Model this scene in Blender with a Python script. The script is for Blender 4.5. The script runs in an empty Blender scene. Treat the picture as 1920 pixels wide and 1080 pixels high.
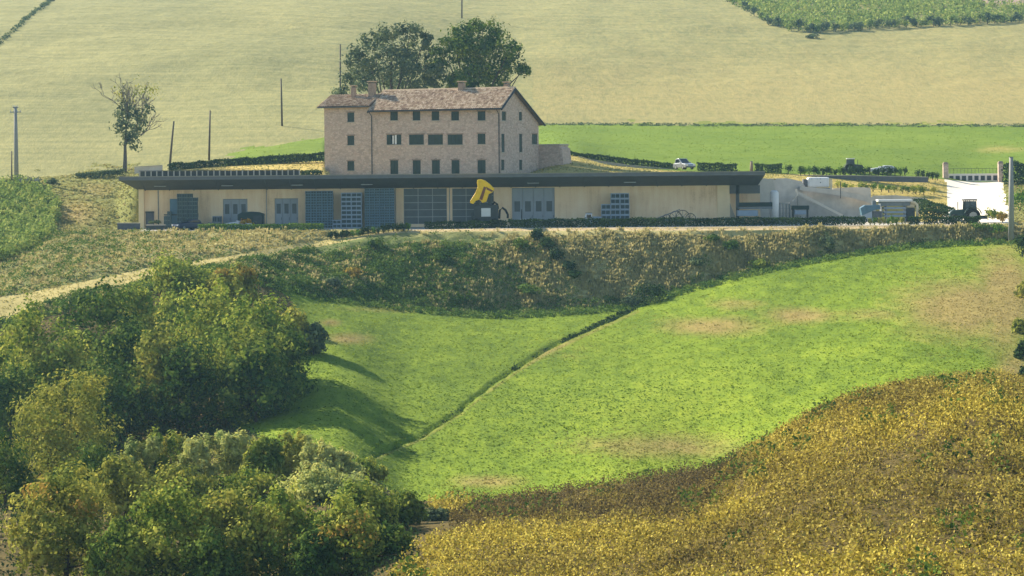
import bpy, math, random
import numpy as np
from mathutils import Vector, Matrix

# ------------------------------------------------------------------ camera, light, exposure
SC = bpy.context.scene
COL = SC.collection
F = 4650.0            # focal length in pixels of a 1920 px wide frame
CU, CV = 960.0, 331.0  # principal point
CH = 6.0              # eye height above the courtyard
ROLL = 0.0085
HAZE = 0.00013
cam_d = bpy.data.cameras.new('camera'); cam = bpy.data.objects.new('camera', cam_d); COL.objects.link(cam)
cam_d.sensor_width = 36.0; cam_d.lens = F / 1920 * 36.0
cam_d.shift_y = -(540 - CV) / 1920
cam_d.clip_start = 0.5; cam_d.clip_end = 3000
cam.matrix_world = Matrix.Translation((0, 0, CH)) @ Matrix.Rotation(ROLL, 4, 'Y') @ Matrix.Rotation(math.pi / 2, 4, 'X')
SC.camera = cam

SUN_AZ = math.radians(-52)   # from +Y towards -X : behind and left
SUN_EL = math.radians(32)
sdir = Vector((math.sin(SUN_AZ) * math.cos(SUN_EL), math.cos(SUN_AZ) * math.cos(SUN_EL), math.sin(SUN_EL)))
sl = bpy.data.lights.new('sun', 'SUN'); sl.energy = 5.0; sl.angle = math.radians(0.6); sl.color = (1.0, 0.90, 0.72)
so = bpy.data.objects.new('sun', sl); COL.objects.link(so)
so.rotation_euler = (-sdir).to_track_quat('-Z', 'Y').to_euler()
w = bpy.data.worlds.new('World'); SC.world = w; w.use_nodes = True
nt = w.node_tree; nt.nodes.clear()
sky = nt.nodes.new('ShaderNodeTexSky'); sky.sky_type = 'NISHITA'; sky.sun_disc = False
sky.sun_elevation = SUN_EL; sky.sun_rotation = SUN_AZ; sky.air_density = 1.2; sky.dust_density = 0.5; sky.ozone_density = 2.0
bg = nt.nodes.new('ShaderNodeBackground'); bg.inputs[1].default_value = 0.08
wo = nt.nodes.new('ShaderNodeOutputWorld')
nt.links.new(sky.outputs[0], bg.inputs[0]); nt.links.new(bg.outputs[0], wo.inputs[0])
SC.view_settings.view_transform = 'Standard'; SC.view_settings.look = 'None'
SC.view_settings.exposure = 1.35; SC.view_settings.gamma = 1.0; SC.view_settings.use_curve_mapping = False
SC.render.engine = 'CYCLES'
SC.cycles.use_denoising = True
SC.cycles.max_bounces = 5; SC.cycles.diffuse_bounces = 3; SC.cycles.glossy_bounces = 2
SC.cycles.transmission_bounces = 4; SC.cycles.volume_bounces = 1; SC.cycles.transparent_max_bounces = 6
SC.cycles.sample_clamp_indirect = 6.0

RNG = np.random.default_rng(7)
random.seed(7)

# ------------------------------------------------------------------ projection helpers
def vh(u): return CV - ROLL * (u - CU)
def P(u, v, Y):
    """the point seen at photograph position (u, v) that stands Y metres away"""
    a = (u - CU) / F; b = (CV - v) / F
    return Vector(((a + ROLL * b) * Y, Y, CH + (b - ROLL * a) * Y))
def proj(x, y, z):
    a = x / y; b = (z - CH) / y
    return CU + F * (a - ROLL * b), CV - F * (b + ROLL * a)

# ------------------------------------------------------------------ numeric noise
def _hash(i, j, s):
    n = (i * 374761393 + j * 668265263 + s * 974634777) & 0x7fffffff
    n = ((n ^ (n >> 13)) * 1274126177) & 0x7fffffff
    return ((n ^ (n >> 16)) & 0xffff) / 65535.0
def vnoise(x, y, s=0):
    x = np.asarray(x, float); y = np.asarray(y, float)
    i = np.floor(x).astype(np.int64); j = np.floor(y).astype(np.int64)
    fx = x - i; fy = y - j
    fx = fx * fx * (3 - 2 * fx); fy = fy * fy * (3 - 2 * fy)
    a = _hash(i, j, s); b = _hash(i + 1, j, s); c = _hash(i, j + 1, s); d = _hash(i + 1, j + 1, s)
    return (a * (1 - fx) + b * fx) * (1 - fy) + (c * (1 - fx) + d * fx) * fy
def fbm(x, y, s=0, o=3):
    t = 0; amp = .5; n = 0
    for k in range(o):
        t = t + amp * vnoise(x * 2 ** k, y * 2 ** k, s + k * 17); n += amp; amp *= .5
    return t / n
def pchip(xk, yk, x):
    xk = np.asarray(xk, float); yk = np.asarray(yk, float)
    h = np.diff(xk); d = np.diff(yk) / h; m = np.zeros_like(yk)
    for i in range(1, len(xk) - 1):
        if d[i - 1] * d[i] > 0:
            w1 = 2 * h[i] + h[i - 1]; w2 = h[i] + 2 * h[i - 1]
            m[i] = (w1 + w2) / (w1 / d[i - 1] + w2 / d[i])
    m[0] = d[0]; m[-1] = d[-1]
    x = np.clip(x, xk[0], xk[-1]); k = np.clip(np.searchsorted(xk, x) - 1, 0, len(h) - 1)
    t = (x - xk[k]) / h[k]
    return ((2*t**3-3*t**2+1)*yk[k] + (t**3-2*t**2+t)*h[k]*m[k] + (-2*t**3+3*t**2)*yk[k+1] + (t**3-t**2)*h[k]*m[k+1])

# ------------------------------------------------------------------ materials
MATS = {}
def L(h):
    h = h.lstrip('#'); c = [int(h[i:i+2], 16) / 255 for i in (0, 2, 4)]
    return tuple(((x + .055) / 1.055) ** 2.4 if x > .04045 else x / 12.92 for x in c) + (1,)
def newmat(name):
    m = bpy.data.materials.new(name); m.use_nodes = True; m.node_tree.nodes.clear(); MATS[name] = m
    return m, m.node_tree
class NG:
    def __init__(s, t): s.t = t
    def n(s, typ, **k):
        nd = s.t.nodes.new(typ)
        for a, b in k.items():
            if a in nd.inputs: nd.inputs[a].default_value = b
            else: setattr(nd, a, b)
        return nd
    def l(s, a, b): s.t.links.new(a, b)
    def coord(s, scale=(1, 1, 1), rot=(0, 0, 0), geo=False):
        tc = s.n('ShaderNodeNewGeometry') if geo else s.n('ShaderNodeTexCoord')
        mp = s.n('ShaderNodeMapping'); mp.inputs['Scale'].default_value = scale; mp.inputs['Rotation'].default_value = rot
        s.l(tc.outputs['Position' if geo else 'Object'], mp.inputs[0]); return mp.outputs[0]
    def noise(s, scale, detail=4, rough=.6, vec=None):
        nd = s.n('ShaderNodeTexNoise'); nd.inputs['Scale'].default_value = scale; nd.inputs['Detail'].default_value = detail
        nd.inputs['Roughness'].default_value = rough
        if vec is not None: s.l(vec, nd.inputs['Vector'])
        return nd.outputs['Fac']
    def ramp(s, fac, stops):
        r = s.n('ShaderNodeValToRGB'); e = r.color_ramp.elements
        e[0].position, e[0].color = stops[0][0], stops[0][1]; e[1].position, e[1].color = stops[-1][0], stops[-1][1]
        for p, c in stops[1:-1]:
            x = e.new(p); x.color = c
        s.l(fac, r.inputs[0]); return r.outputs[0]
    def mix(s, fac, a, b, mode='MIX'):
        m = s.n('ShaderNodeMix', data_type='RGBA', blend_type=mode)
        for sock, val in ((m.inputs[0], fac), (m.inputs[6], a), (m.inputs[7], b)):
            if hasattr(val, 'is_linked'): s.l(val, sock)
            else: sock.default_value = val
        return m.outputs[2]
    def math(s, op, a, b=None):
        m = s.n('ShaderNodeMath', operation=op)
        for sock, val in ((m.inputs[0], a), (m.inputs[1], b)):
            if val is None: continue
            if hasattr(val, 'is_linked'): s.l(val, sock)
            else: sock.default_value = val
        return m.outputs[0]
    def attr(s, name):
        a = s.n('ShaderNodeAttribute'); a.attribute_name = name; return a.outputs['Fac']
    def out(s, col, rough=.85, bump=None, dist=.1, strength=.6, metal=0, spec=.3, trans=None):
        b = s.n('ShaderNodeBsdfPrincipled'); o = s.n('ShaderNodeOutputMaterial')
        for sock, val in ((b.inputs['Base Color'], col), (b.inputs['Roughness'], rough)):
            if hasattr(val, 'is_linked'): s.l(val, sock)
            else: sock.default_value = val
        b.inputs['Metallic'].default_value = metal; b.inputs['Specular IOR Level'].default_value = spec
        if bump is not None:
            bp = s.n('ShaderNodeBump'); bp.inputs['Strength'].default_value = strength; bp.inputs['Distance'].default_value = dist
            s.l(bump, bp.inputs['Height']); s.l(bp.outputs[0], b.inputs['Normal'])
        if trans:
            t = s.n('ShaderNodeBsdfTranslucent'); mx = s.n('ShaderNodeMixShader'); mx.inputs[0].default_value = trans
            if hasattr(col, 'is_linked'): s.l(col, t.inputs[0])
            else: t.inputs[0].default_value = col
            s.l(b.outputs[0], mx.inputs[1]); s.l(t.outputs[0], mx.inputs[2]); s.l(mx.outputs[0], o.inputs[0])
        else: s.l(b.outputs[0], o.inputs[0])
def plain(name, col, rough=.7, var=.18, scale=3.0, metal=0, spec=.3, bump=0):
    """a paint, plastic, metal or plaster with grime and small unevenness"""
    m, t = newmat(name); g = NG(t)
    c = L(col) if isinstance(col, str) else tuple(col) + (1,)
    nz = g.noise(scale, 5, .65, g.coord())
    dark = tuple(x * (1 - var) for x in c[:3]) + (1,); lite = tuple(min(1, x * (1 + var * .7)) for x in c[:3]) + (1,)
    col_ = g.ramp(nz, [(.3, dark), (.55, c), (.75, lite)])
    g.out(col_, rough, nz if bump else None, bump or .01, .5, metal, spec)
    return m
def leafmat(name, cols, trans=.35):
    """per-leaf colour between the given tones, thin enough to let light through"""
    m, t = newmat(name); g = NG(t)
    geo = g.n('ShaderNodeNewGeometry')
    n = len(cols); stops = [(i / (n - 1), L(c)) for i, c in enumerate(cols)]
    nz = g.noise(.55, 3, .5, g.coord(geo=True))
    f = g.math('ADD', g.math('MULTIPLY', geo.outputs['Random Per Island'], .34), g.math('MULTIPLY', nz, 1.5))
    f = g.math('SUBTRACT', f, .42)
    g.out(g.ramp(f, stops), .95, spec=.04, trans=trans * .55)
    return m

def ground_mat(name, lo, mid, hi, dlo, dhi, scale=1.0, streak=(1, 1, 1), bump=.12, rot=0, fine=6.0, contrast=(.32, .52, .7), spec=.1, patch=.06, lines=0):
    """grass or stubble: large patches, fine grain; the dry attribute says where the crop itself has withered"""
    m, t = newmat(name); g = NG(t)
    co = g.coord(streak, (0, 0, rot))
    big = g.noise(patch * scale, 5, .62, co); med = g.noise(.9 * scale, 5, .7, co); fi = g.noise(fine * scale, 3, .7, g.coord())
    f = g.math('ADD', g.math('MULTIPLY', big, .40), g.math('ADD', g.math('MULTIPLY', med, .33), g.math('MULTIPLY', fi, .27)))
    if lines: f = g.math('ADD', f, g.math('MULTIPLY', g.math('SUBTRACT', g.noise(1.0, 3, .6, g.coord((.03, .5, 1), (0, 0, .06))), .5), lines))
    c1 = g.ramp(f, [(contrast[0], L(lo)), (contrast[1], L(mid)), (contrast[2], L(hi))])
    c2 = g.ramp(g.math('ADD', g.math('MULTIPLY', med, .55), g.math('MULTIPLY', fi, .45)), [(.35, L(dlo)), (.65, L(dhi))])
    d = g.attr('dry')
    dm = g.math('ADD', d, g.math('MULTIPLY', g.math('SUBTRACT', g.math('ADD', g.math('MULTIPLY', med, .6), g.math('MULTIPLY', g.noise(.25, 4, .6, co), .4)), .5), 1.3))
    mask = g.ramp(dm, [(.2, (0, 0, 0, 1)), (.9, (1, 1, 1, 1))])
    mu = g.n('ShaderNodeMath', operation='MULTIPLY'); g.l(mask, mu.inputs[0])
    g.l(g.ramp(d, [(.02, (0, 0, 0, 1)), (.25, (1, 1, 1, 1))]), mu.inputs[1])
    h = g.math('ADD', g.math('MULTIPLY', med, .6), g.math('MULTIPLY', fi, .5))
    g.out(g.mix(mu.outputs[0], c1, c2), .95, h, bump, .9, spec=spec)
    return m

ground_mat('field_grass', '#485e10', '#667a16', '#7e8c22', '#76683a', '#8e8046', 1, (.8, .3, 1), .22, .35, 4.0, contrast=(.4, .5, .6))
ground_mat('meadow_grass', '#4c661a', '#687c22', '#809030', '#8a8246', '#a89a54', 1, (.5, .6, 1), .22)
ground_mat('hill_grass', '#6a6c42', '#858252', '#9b945e', '#8a804e', '#a2925c', 1, (1, .32, 1), .3, .35, 3.2, contrast=(.36, .5, .64), patch=.03, lines=.3)
ground_mat('bank_grass', '#465430', '#66703c', '#84884c', '#98905c', '#b8ac74', 1, (1, 1, 1), .35)
ground_mat('rough_grass', '#565c30', '#7f7f42', '#9d9550', '#8f7a4c', '#b19a60', 1, (1, 1, 1), .30)
ground_mat('dry_grass', '#8c8246', '#b09c56', '#c2aa62', '#a08a52', '#c0a868', 1, (1, 1, 1), .15)
ground_mat('soil', '#3c3318', '#574b24', '#6a5c2e', '#5a4a2a', '#78663a', 1, (1, 1, 1), .2)
ground_mat('plough', '#7c6a5c', '#8e7a6a', '#9c8878', '#8a7664', '#a08c78', 1, (1, 1, 1), .2)
ground_mat('track_dirt', '#8c8450', '#a89a62', '#bcac72', '#a08868', '#c8b48c', 1, (1, 1, 1), .08)
plain('concrete', '#a8a294', .9, .12, .6, bump=.01)
plain('pale_concrete', '#ddd2be', .9, .06, .5, bump=.01)
plain('wall_concrete', '#bdb5a9', .9, .22, .7, bump=.02)
def plastermat():
    m, t = newmat('plaster'); g = NG(t)
    st = g.noise(1.3, 5, .7, g.coord((1, 1, .10))); bl = g.noise(.35, 4, .6, g.coord()); fi = g.noise(6, 3, .6, g.coord())
    f = g.math('ADD', g.math('MULTIPLY', st, .5), g.math('ADD', g.math('MULTIPLY', bl, .35), g.math('MULTIPLY', fi, .15)))
    g.out(g.ramp(f, [(.34, L('#c6a680')), (.47, L('#e8caa2')), (.62, L('#f2dab6'))]), .95, fi, .01, .4, spec=.1)
plastermat()
plain('plaster_pale', '#e6cfa6', .9, .08, .8)
plain('fascia', '#8a8478', .7, .12, 1.0)
plain('roof_edge', '#66686a', .8, .15, 1.0)
plain('soffit', '#585b5c', .8, .15, .8)
plain('white_paint', '#d4d4d0', .5, .08, 2)
plain('grey_door', '#8f979e', .5, .10, 1.2)
plain('green_shutter', '#26342b', .6, .2, 2)
plain('dark_metal', '#393d3f', .5, .25, 3, metal=.3)
plain('galvanised', '#8b8f90', .45, .2, 3, metal=.6)
plain('steel_grey', '#6b7378', .5, .2, 3, metal=.3)
plain('wood_pole', '#5d5348', .85, .3, 4)
plain('concrete_pole', '#8d8b86', .9, .15, 2)
plain('bark', '#453a30', .95, .35, 5, bump=.05)
plain('bark_grey', '#5a5450', .95, .35, 5, bump=.05)
plain('yellow_paint', '#f2c400', .45, .14, 2.5)
plain('brown_panel', '#7a4a2a', .6, .25, 3)
plain('rubber', '#151515', .85, .2, 5)
plain('blue_crate', '#5b7584', .6, .18, 1.3)
plain('pale_crate', '#8e9cab', .6, .15, 1.3)
plain('dark_crate', '#2c3b3c', .7, .3, 1.3)
plain('dark_crate_rim', '#4c5c5c', .7, .3, 1.3)
plain('cabinet_blue', '#4a6878', .5, .2, 2)
plain('car_blue', '#1d2c4a', .25, .1, 2, spec=.5)
plain('car_white', '#d8dadc', .25, .06, 2, spec=.5)
plain('car_grey', '#8f9499', .25, .1, 2, metal=.4, spec=.5)
plain('tractor_green', '#1f3a36', .4, .2, 2)
plain('trailer_green', '#22332f', .7, .2, 2)
plain('tarp', '#5a5c62', .8, .3, 2)
plain('cream', '#d8c8a4', .6, .1, 2)
plain('gate_white', '#d9d2c8', .6, .08, 2)
plain('tile_base', '#75604e', .95, .3, 3)
plain('chimney_brick', '#94806f', .95, .3, 4, bump=.02)
def glassmat(name, col, rough=.12):
    m, t = newmat(name); g = NG(t)
    nz = g.noise(1.2, 3, .6, g.coord())
    c = L(col); g.out(g.ramp(nz, [(.35, tuple(x * .6 for x in c[:3]) + (1,)), (.7, c)]), rough, spec=.6)
glassmat('glass', '#33454f', .4); glassmat('glass_dark', '#14191c')
def stonemat():
    m, t = newmat('stone_wall'); g = NG(t)
    co = g.coord((1, 1, 1.6)); wn = g.n('ShaderNodeVectorMath', operation='ADD')
    v = g.n('ShaderNodeTexVoronoi'); v.inputs['Scale'].default_value = 2.6; g.l(co, v.inputs['Vector'])
    e = g.n('ShaderNodeTexVoronoi', feature='DISTANCE_TO_EDGE'); e.inputs['Scale'].default_value = 2.6; g.l(co, e.inputs['Vector'])
    sep = g.n('ShaderNodeSeparateColor'); g.l(v.outputs['Color'], sep.inputs[0])
    stone = g.ramp(sep.outputs[0], [(0, L('#9e8c7c')), (.35, L('#baa492')), (.65, L('#c8b2a0')), (1, L('#b69a88'))])
    big = g.noise(.18, 4, .6, g.coord())
    stone = g.mix(g.math('MULTIPLY', big, .55), stone, L('#baa89e'))
    joint = g.ramp(e.outputs['Distance'], [(.0, (0, 0, 0, 1)), (.09, (1, 1, 1, 1))])
    g.out(g.mix(joint, L('#a39284'), stone), .95, e.outputs['Distance'], .06, .8, spec=.1)
stonemat()
def tilemat():
    m, t = newmat('roof_tile'); g = NG(t); geo = g.n('ShaderNodeNewGeometry')
    nz = g.noise(.5, 4, .6, g.coord())
    f = g.math('ADD', g.math('MULTIPLY', geo.outputs['Random Per Island'], .75), g.math('MULTIPLY', nz, .3))
    g.out(g.ramp(f, [(.05, L('#7e6854')), (.3, L('#a88e76')), (.55, L('#c0a78a')), (.8, L('#d2bca0')), (1, L('#dfcfb6'))]), .9, spec=.1)
tilemat()
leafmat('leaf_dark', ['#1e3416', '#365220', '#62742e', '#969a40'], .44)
leafmat('leaf_mid', ['#36501e', '#647a2e', '#a0a444', '#d2c85e'], .5)
leafmat('leaf_yellow', ['#465a22', '#788034', '#a29e46', '#c2b654'], .5)
leafmat('leaf_orange', ['#66622c', '#8e8036', '#a88a40', '#b0823c'], .38)
leafmat('leaf_olive', ['#667a40', '#949e58', '#bcba6c', '#d8d484'], .52)
leafmat('leaf_grey', ['#2c3a2c', '#465640', '#66724c', '#84885a'], .38)
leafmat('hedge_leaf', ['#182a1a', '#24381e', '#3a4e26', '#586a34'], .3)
leafmat('hedge_bright', ['#2c4a1e', '#456a26', '#6a8630', '#90963e'], .35)
leafmat('flower_leaf', ['#5d6a28', '#a8902c', '#c8861e', '#c86a20'], .3)
leafmat('vine_leaf', ['#48602e', '#6e843e', '#96a054', '#bcb868'], .45)
leafmat('weed_green', ['#2c4624', '#466228', '#667a36', '#8a9048'], .38)
leafmat('weed_dry', ['#827a54', '#989060', '#aea26e', '#c4b682'], .6)
def cropmat():
    m, t = newmat('crop_leaf'); g = NG(t); geo = g.n('ShaderNodeNewGeometry')
    r = geo.outputs['Random Per Island']; a = g.attr('tone')
    nz = g.noise(.35, 3, .6, g.coord())
    f = g.math('ADD', g.math('MULTIPLY', r, .45), g.math('MULTIPLY', nz, .6))
    yel = g.ramp(f, [(.2, L('#544a18')), (.42, L('#94842e')), (.6, L('#c2b04a')), (.88, L('#e8d86c'))])
    brn = g.ramp(f, [(.15, L('#2e261a')), (.45, L('#54482e')), (.75, L('#75663e')), (1, L('#a08c48'))])
    g.out(g.mix(a, brn, yel), .9, spec=.05, trans=.28)
cropmat()

# ------------------------------------------------------------------ objects, tags
def tag(o, label=None, cat=None, group=None, kind=None):
    if label: o['label'] = label
    if cat: o['category'] = cat
    if group: o['group'] = group
    if kind: o['kind'] = kind
    return o
def thing(name, label, cat, loc=(0, 0, 0), rz=0, group=None):
    o = bpy.data.objects.new(name, None); COL.objects.link(o); o.empty_display_size = .2
    o.location = loc; o.rotation_euler = (0, 0, rz)
    return tag(o, label, cat, group)
def link(name, me, parent=None, mat=None):
    if mat is not None and not me.materials: me.materials.append(MATS[mat])
    o = bpy.data.objects.new(name, me); COL.objects.link(o)
    if parent is not None: o.parent = parent
    return o
def np_mesh(name, V, Fc, smooth=False):
    V = np.asarray(V, np.float32); Fc = np.asarray(Fc, np.int32); k = Fc.shape[1]
    me = bpy.data.meshes.new(name)
    me.vertices.add(len(V)); me.vertices.foreach_set('co', V.ravel())
    me.loops.add(Fc.size); me.loops.foreach_set('vertex_index', Fc.ravel())
    me.polygons.add(len(Fc)); me.polygons.foreach_set('loop_start', np.arange(0, Fc.size, k, dtype=np.int32))
    if smooth: me.polygons.foreach_set('use_smooth', np.ones(len(Fc), bool))
    me.update(); return me
class MB:
    """collects shapes into one mesh"""
    def __init__(s): s.v = []; s.f = []
    def add(s, vs, fs):
        o = len(s.v); s.v += [tuple(x) for x in vs]; s.f += [tuple(i + o for i in f) for f in fs]; return s
    def box(s, x0, x1, y0, y1, z0, z1, M=None):
        vs = [Vector((x, y, z)) for z in (z0, z1) for x, y in ((x0, y0), (x1, y0), (x1, y1), (x0, y1))]
        if M is not None: vs = [M @ q for q in vs]
        return s.add(vs, [(3, 2, 1, 0), (4, 5, 6, 7), (0, 1, 5, 4), (1, 2, 6, 5), (2, 3, 7, 6), (3, 0, 4, 7)])
    def prism(s, pts, a, b, axis='y'):
        """outline in the xz plane (axis y), yz plane (axis x) or xy plane (axis z), pushed from a to b"""
        def mk(p, t): return (p[0], t, p[1]) if axis == 'y' else ((t, p[0], p[1]) if axis == 'x' else (p[0], p[1], t))
        n = len(pts)
        return s.add([mk(p, a) for p in pts] + [mk(p, b) for p in pts],
                     [tuple(range(n)), tuple(range(2 * n - 1, n - 1, -1))] + [(i, (i + 1) % n + 0, (i + 1) % n + n, i + n)[::-1] for i in range(n)])
    def tube(s, pts, rad, n=8, cap=True):
        pts = [Vector(p) for p in pts]; m = len(pts)
        if not hasattr(rad, '__len__'): rad = [rad] * m
        vs = []
        for i, p in enumerate(pts):
            d = (pts[min(i + 1, m - 1)] - pts[max(i - 1, 0)]).normalized()
            up = Vector((0, 0, 1)) if abs(d.z) < .9 else Vector((1, 0, 0))
            e1 = d.cross(up).normalized(); e2 = d.cross(e1)
            for k in range(n):
                t = 2 * math.pi * k / n; vs.append(p + (e1 * math.cos(t) + e2 * math.sin(t)) * rad[i])
        fs = [(i * n + k, i * n + (k + 1) % n, (i + 1) * n + (k + 1) % n, (i + 1) * n + k) for i in range(m - 1) for k in range(n)]
        if cap: fs += [tuple(range(n))[::-1], tuple(range((m - 1) * n, m * n))]
        return s.add(vs, fs)
    def disc(s, c, r, w, axis='x', n=16):
        c = Vector(c); d = {'x': Vector((1, 0, 0)), 'y': Vector((0, 1, 0)), 'z': Vector((0, 0, 1))}[axis] * (w / 2)
        return s.tube([c - d, c + d], r, n)
    def ring(s, c, R, r, axis='x', n=18, k=6):
        pts = []
        for i in range(n + 1):
            t = 2 * math.pi * i / n; a, b = R * math.cos(t), R * math.sin(t)
            pts.append(Vector(c) + (Vector((0, a, b)) if axis == 'x' else Vector((a, 0, b))))
        return s.tube(pts, r, k, False)
    def build(s, name, mat, parent=None, bevel=0, smooth=False):
        me = bpy.data.meshes.new(name); me.from_pydata(s.v, [], s.f); me.update()
        if smooth: me.polygons.foreach_set('use_smooth', np.ones(len(me.polygons), bool))
        o = link(name, me, parent, mat)
        if bevel:
            b = o.modifiers.new('bevel', 'BEVEL'); b.width = bevel; b.segments = 2; b.limit_method = 'ANGLE'
        return o
def B(name, mat, parent, *boxes, bevel=0):
    m = MB()
    for b in boxes: m.box(*b)
    return m.build(name, mat, parent, bevel)
ORD = ['first', 'second', 'third', 'fourth', 'fifth', 'sixth', 'seventh', 'eighth', 'ninth', 'tenth', 'eleventh', 'twelfth', 'thirteenth',
       'fourteenth', 'fifteenth', 'sixteenth', 'seventeenth', 'eighteenth', 'nineteenth', 'twentieth', 'twenty-first', 'twenty-second',
       'twenty-third', 'twenty-fourth', 'twenty-fifth', 'twenty-sixth', 'twenty-seventh', 'twenty-eighth', 'twenty-ninth', 'thirtieth',
       'thirty-first', 'thirty-second', 'thirty-third', 'thirty-fourth', 'thirty-fifth', 'thirty-sixth']

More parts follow.
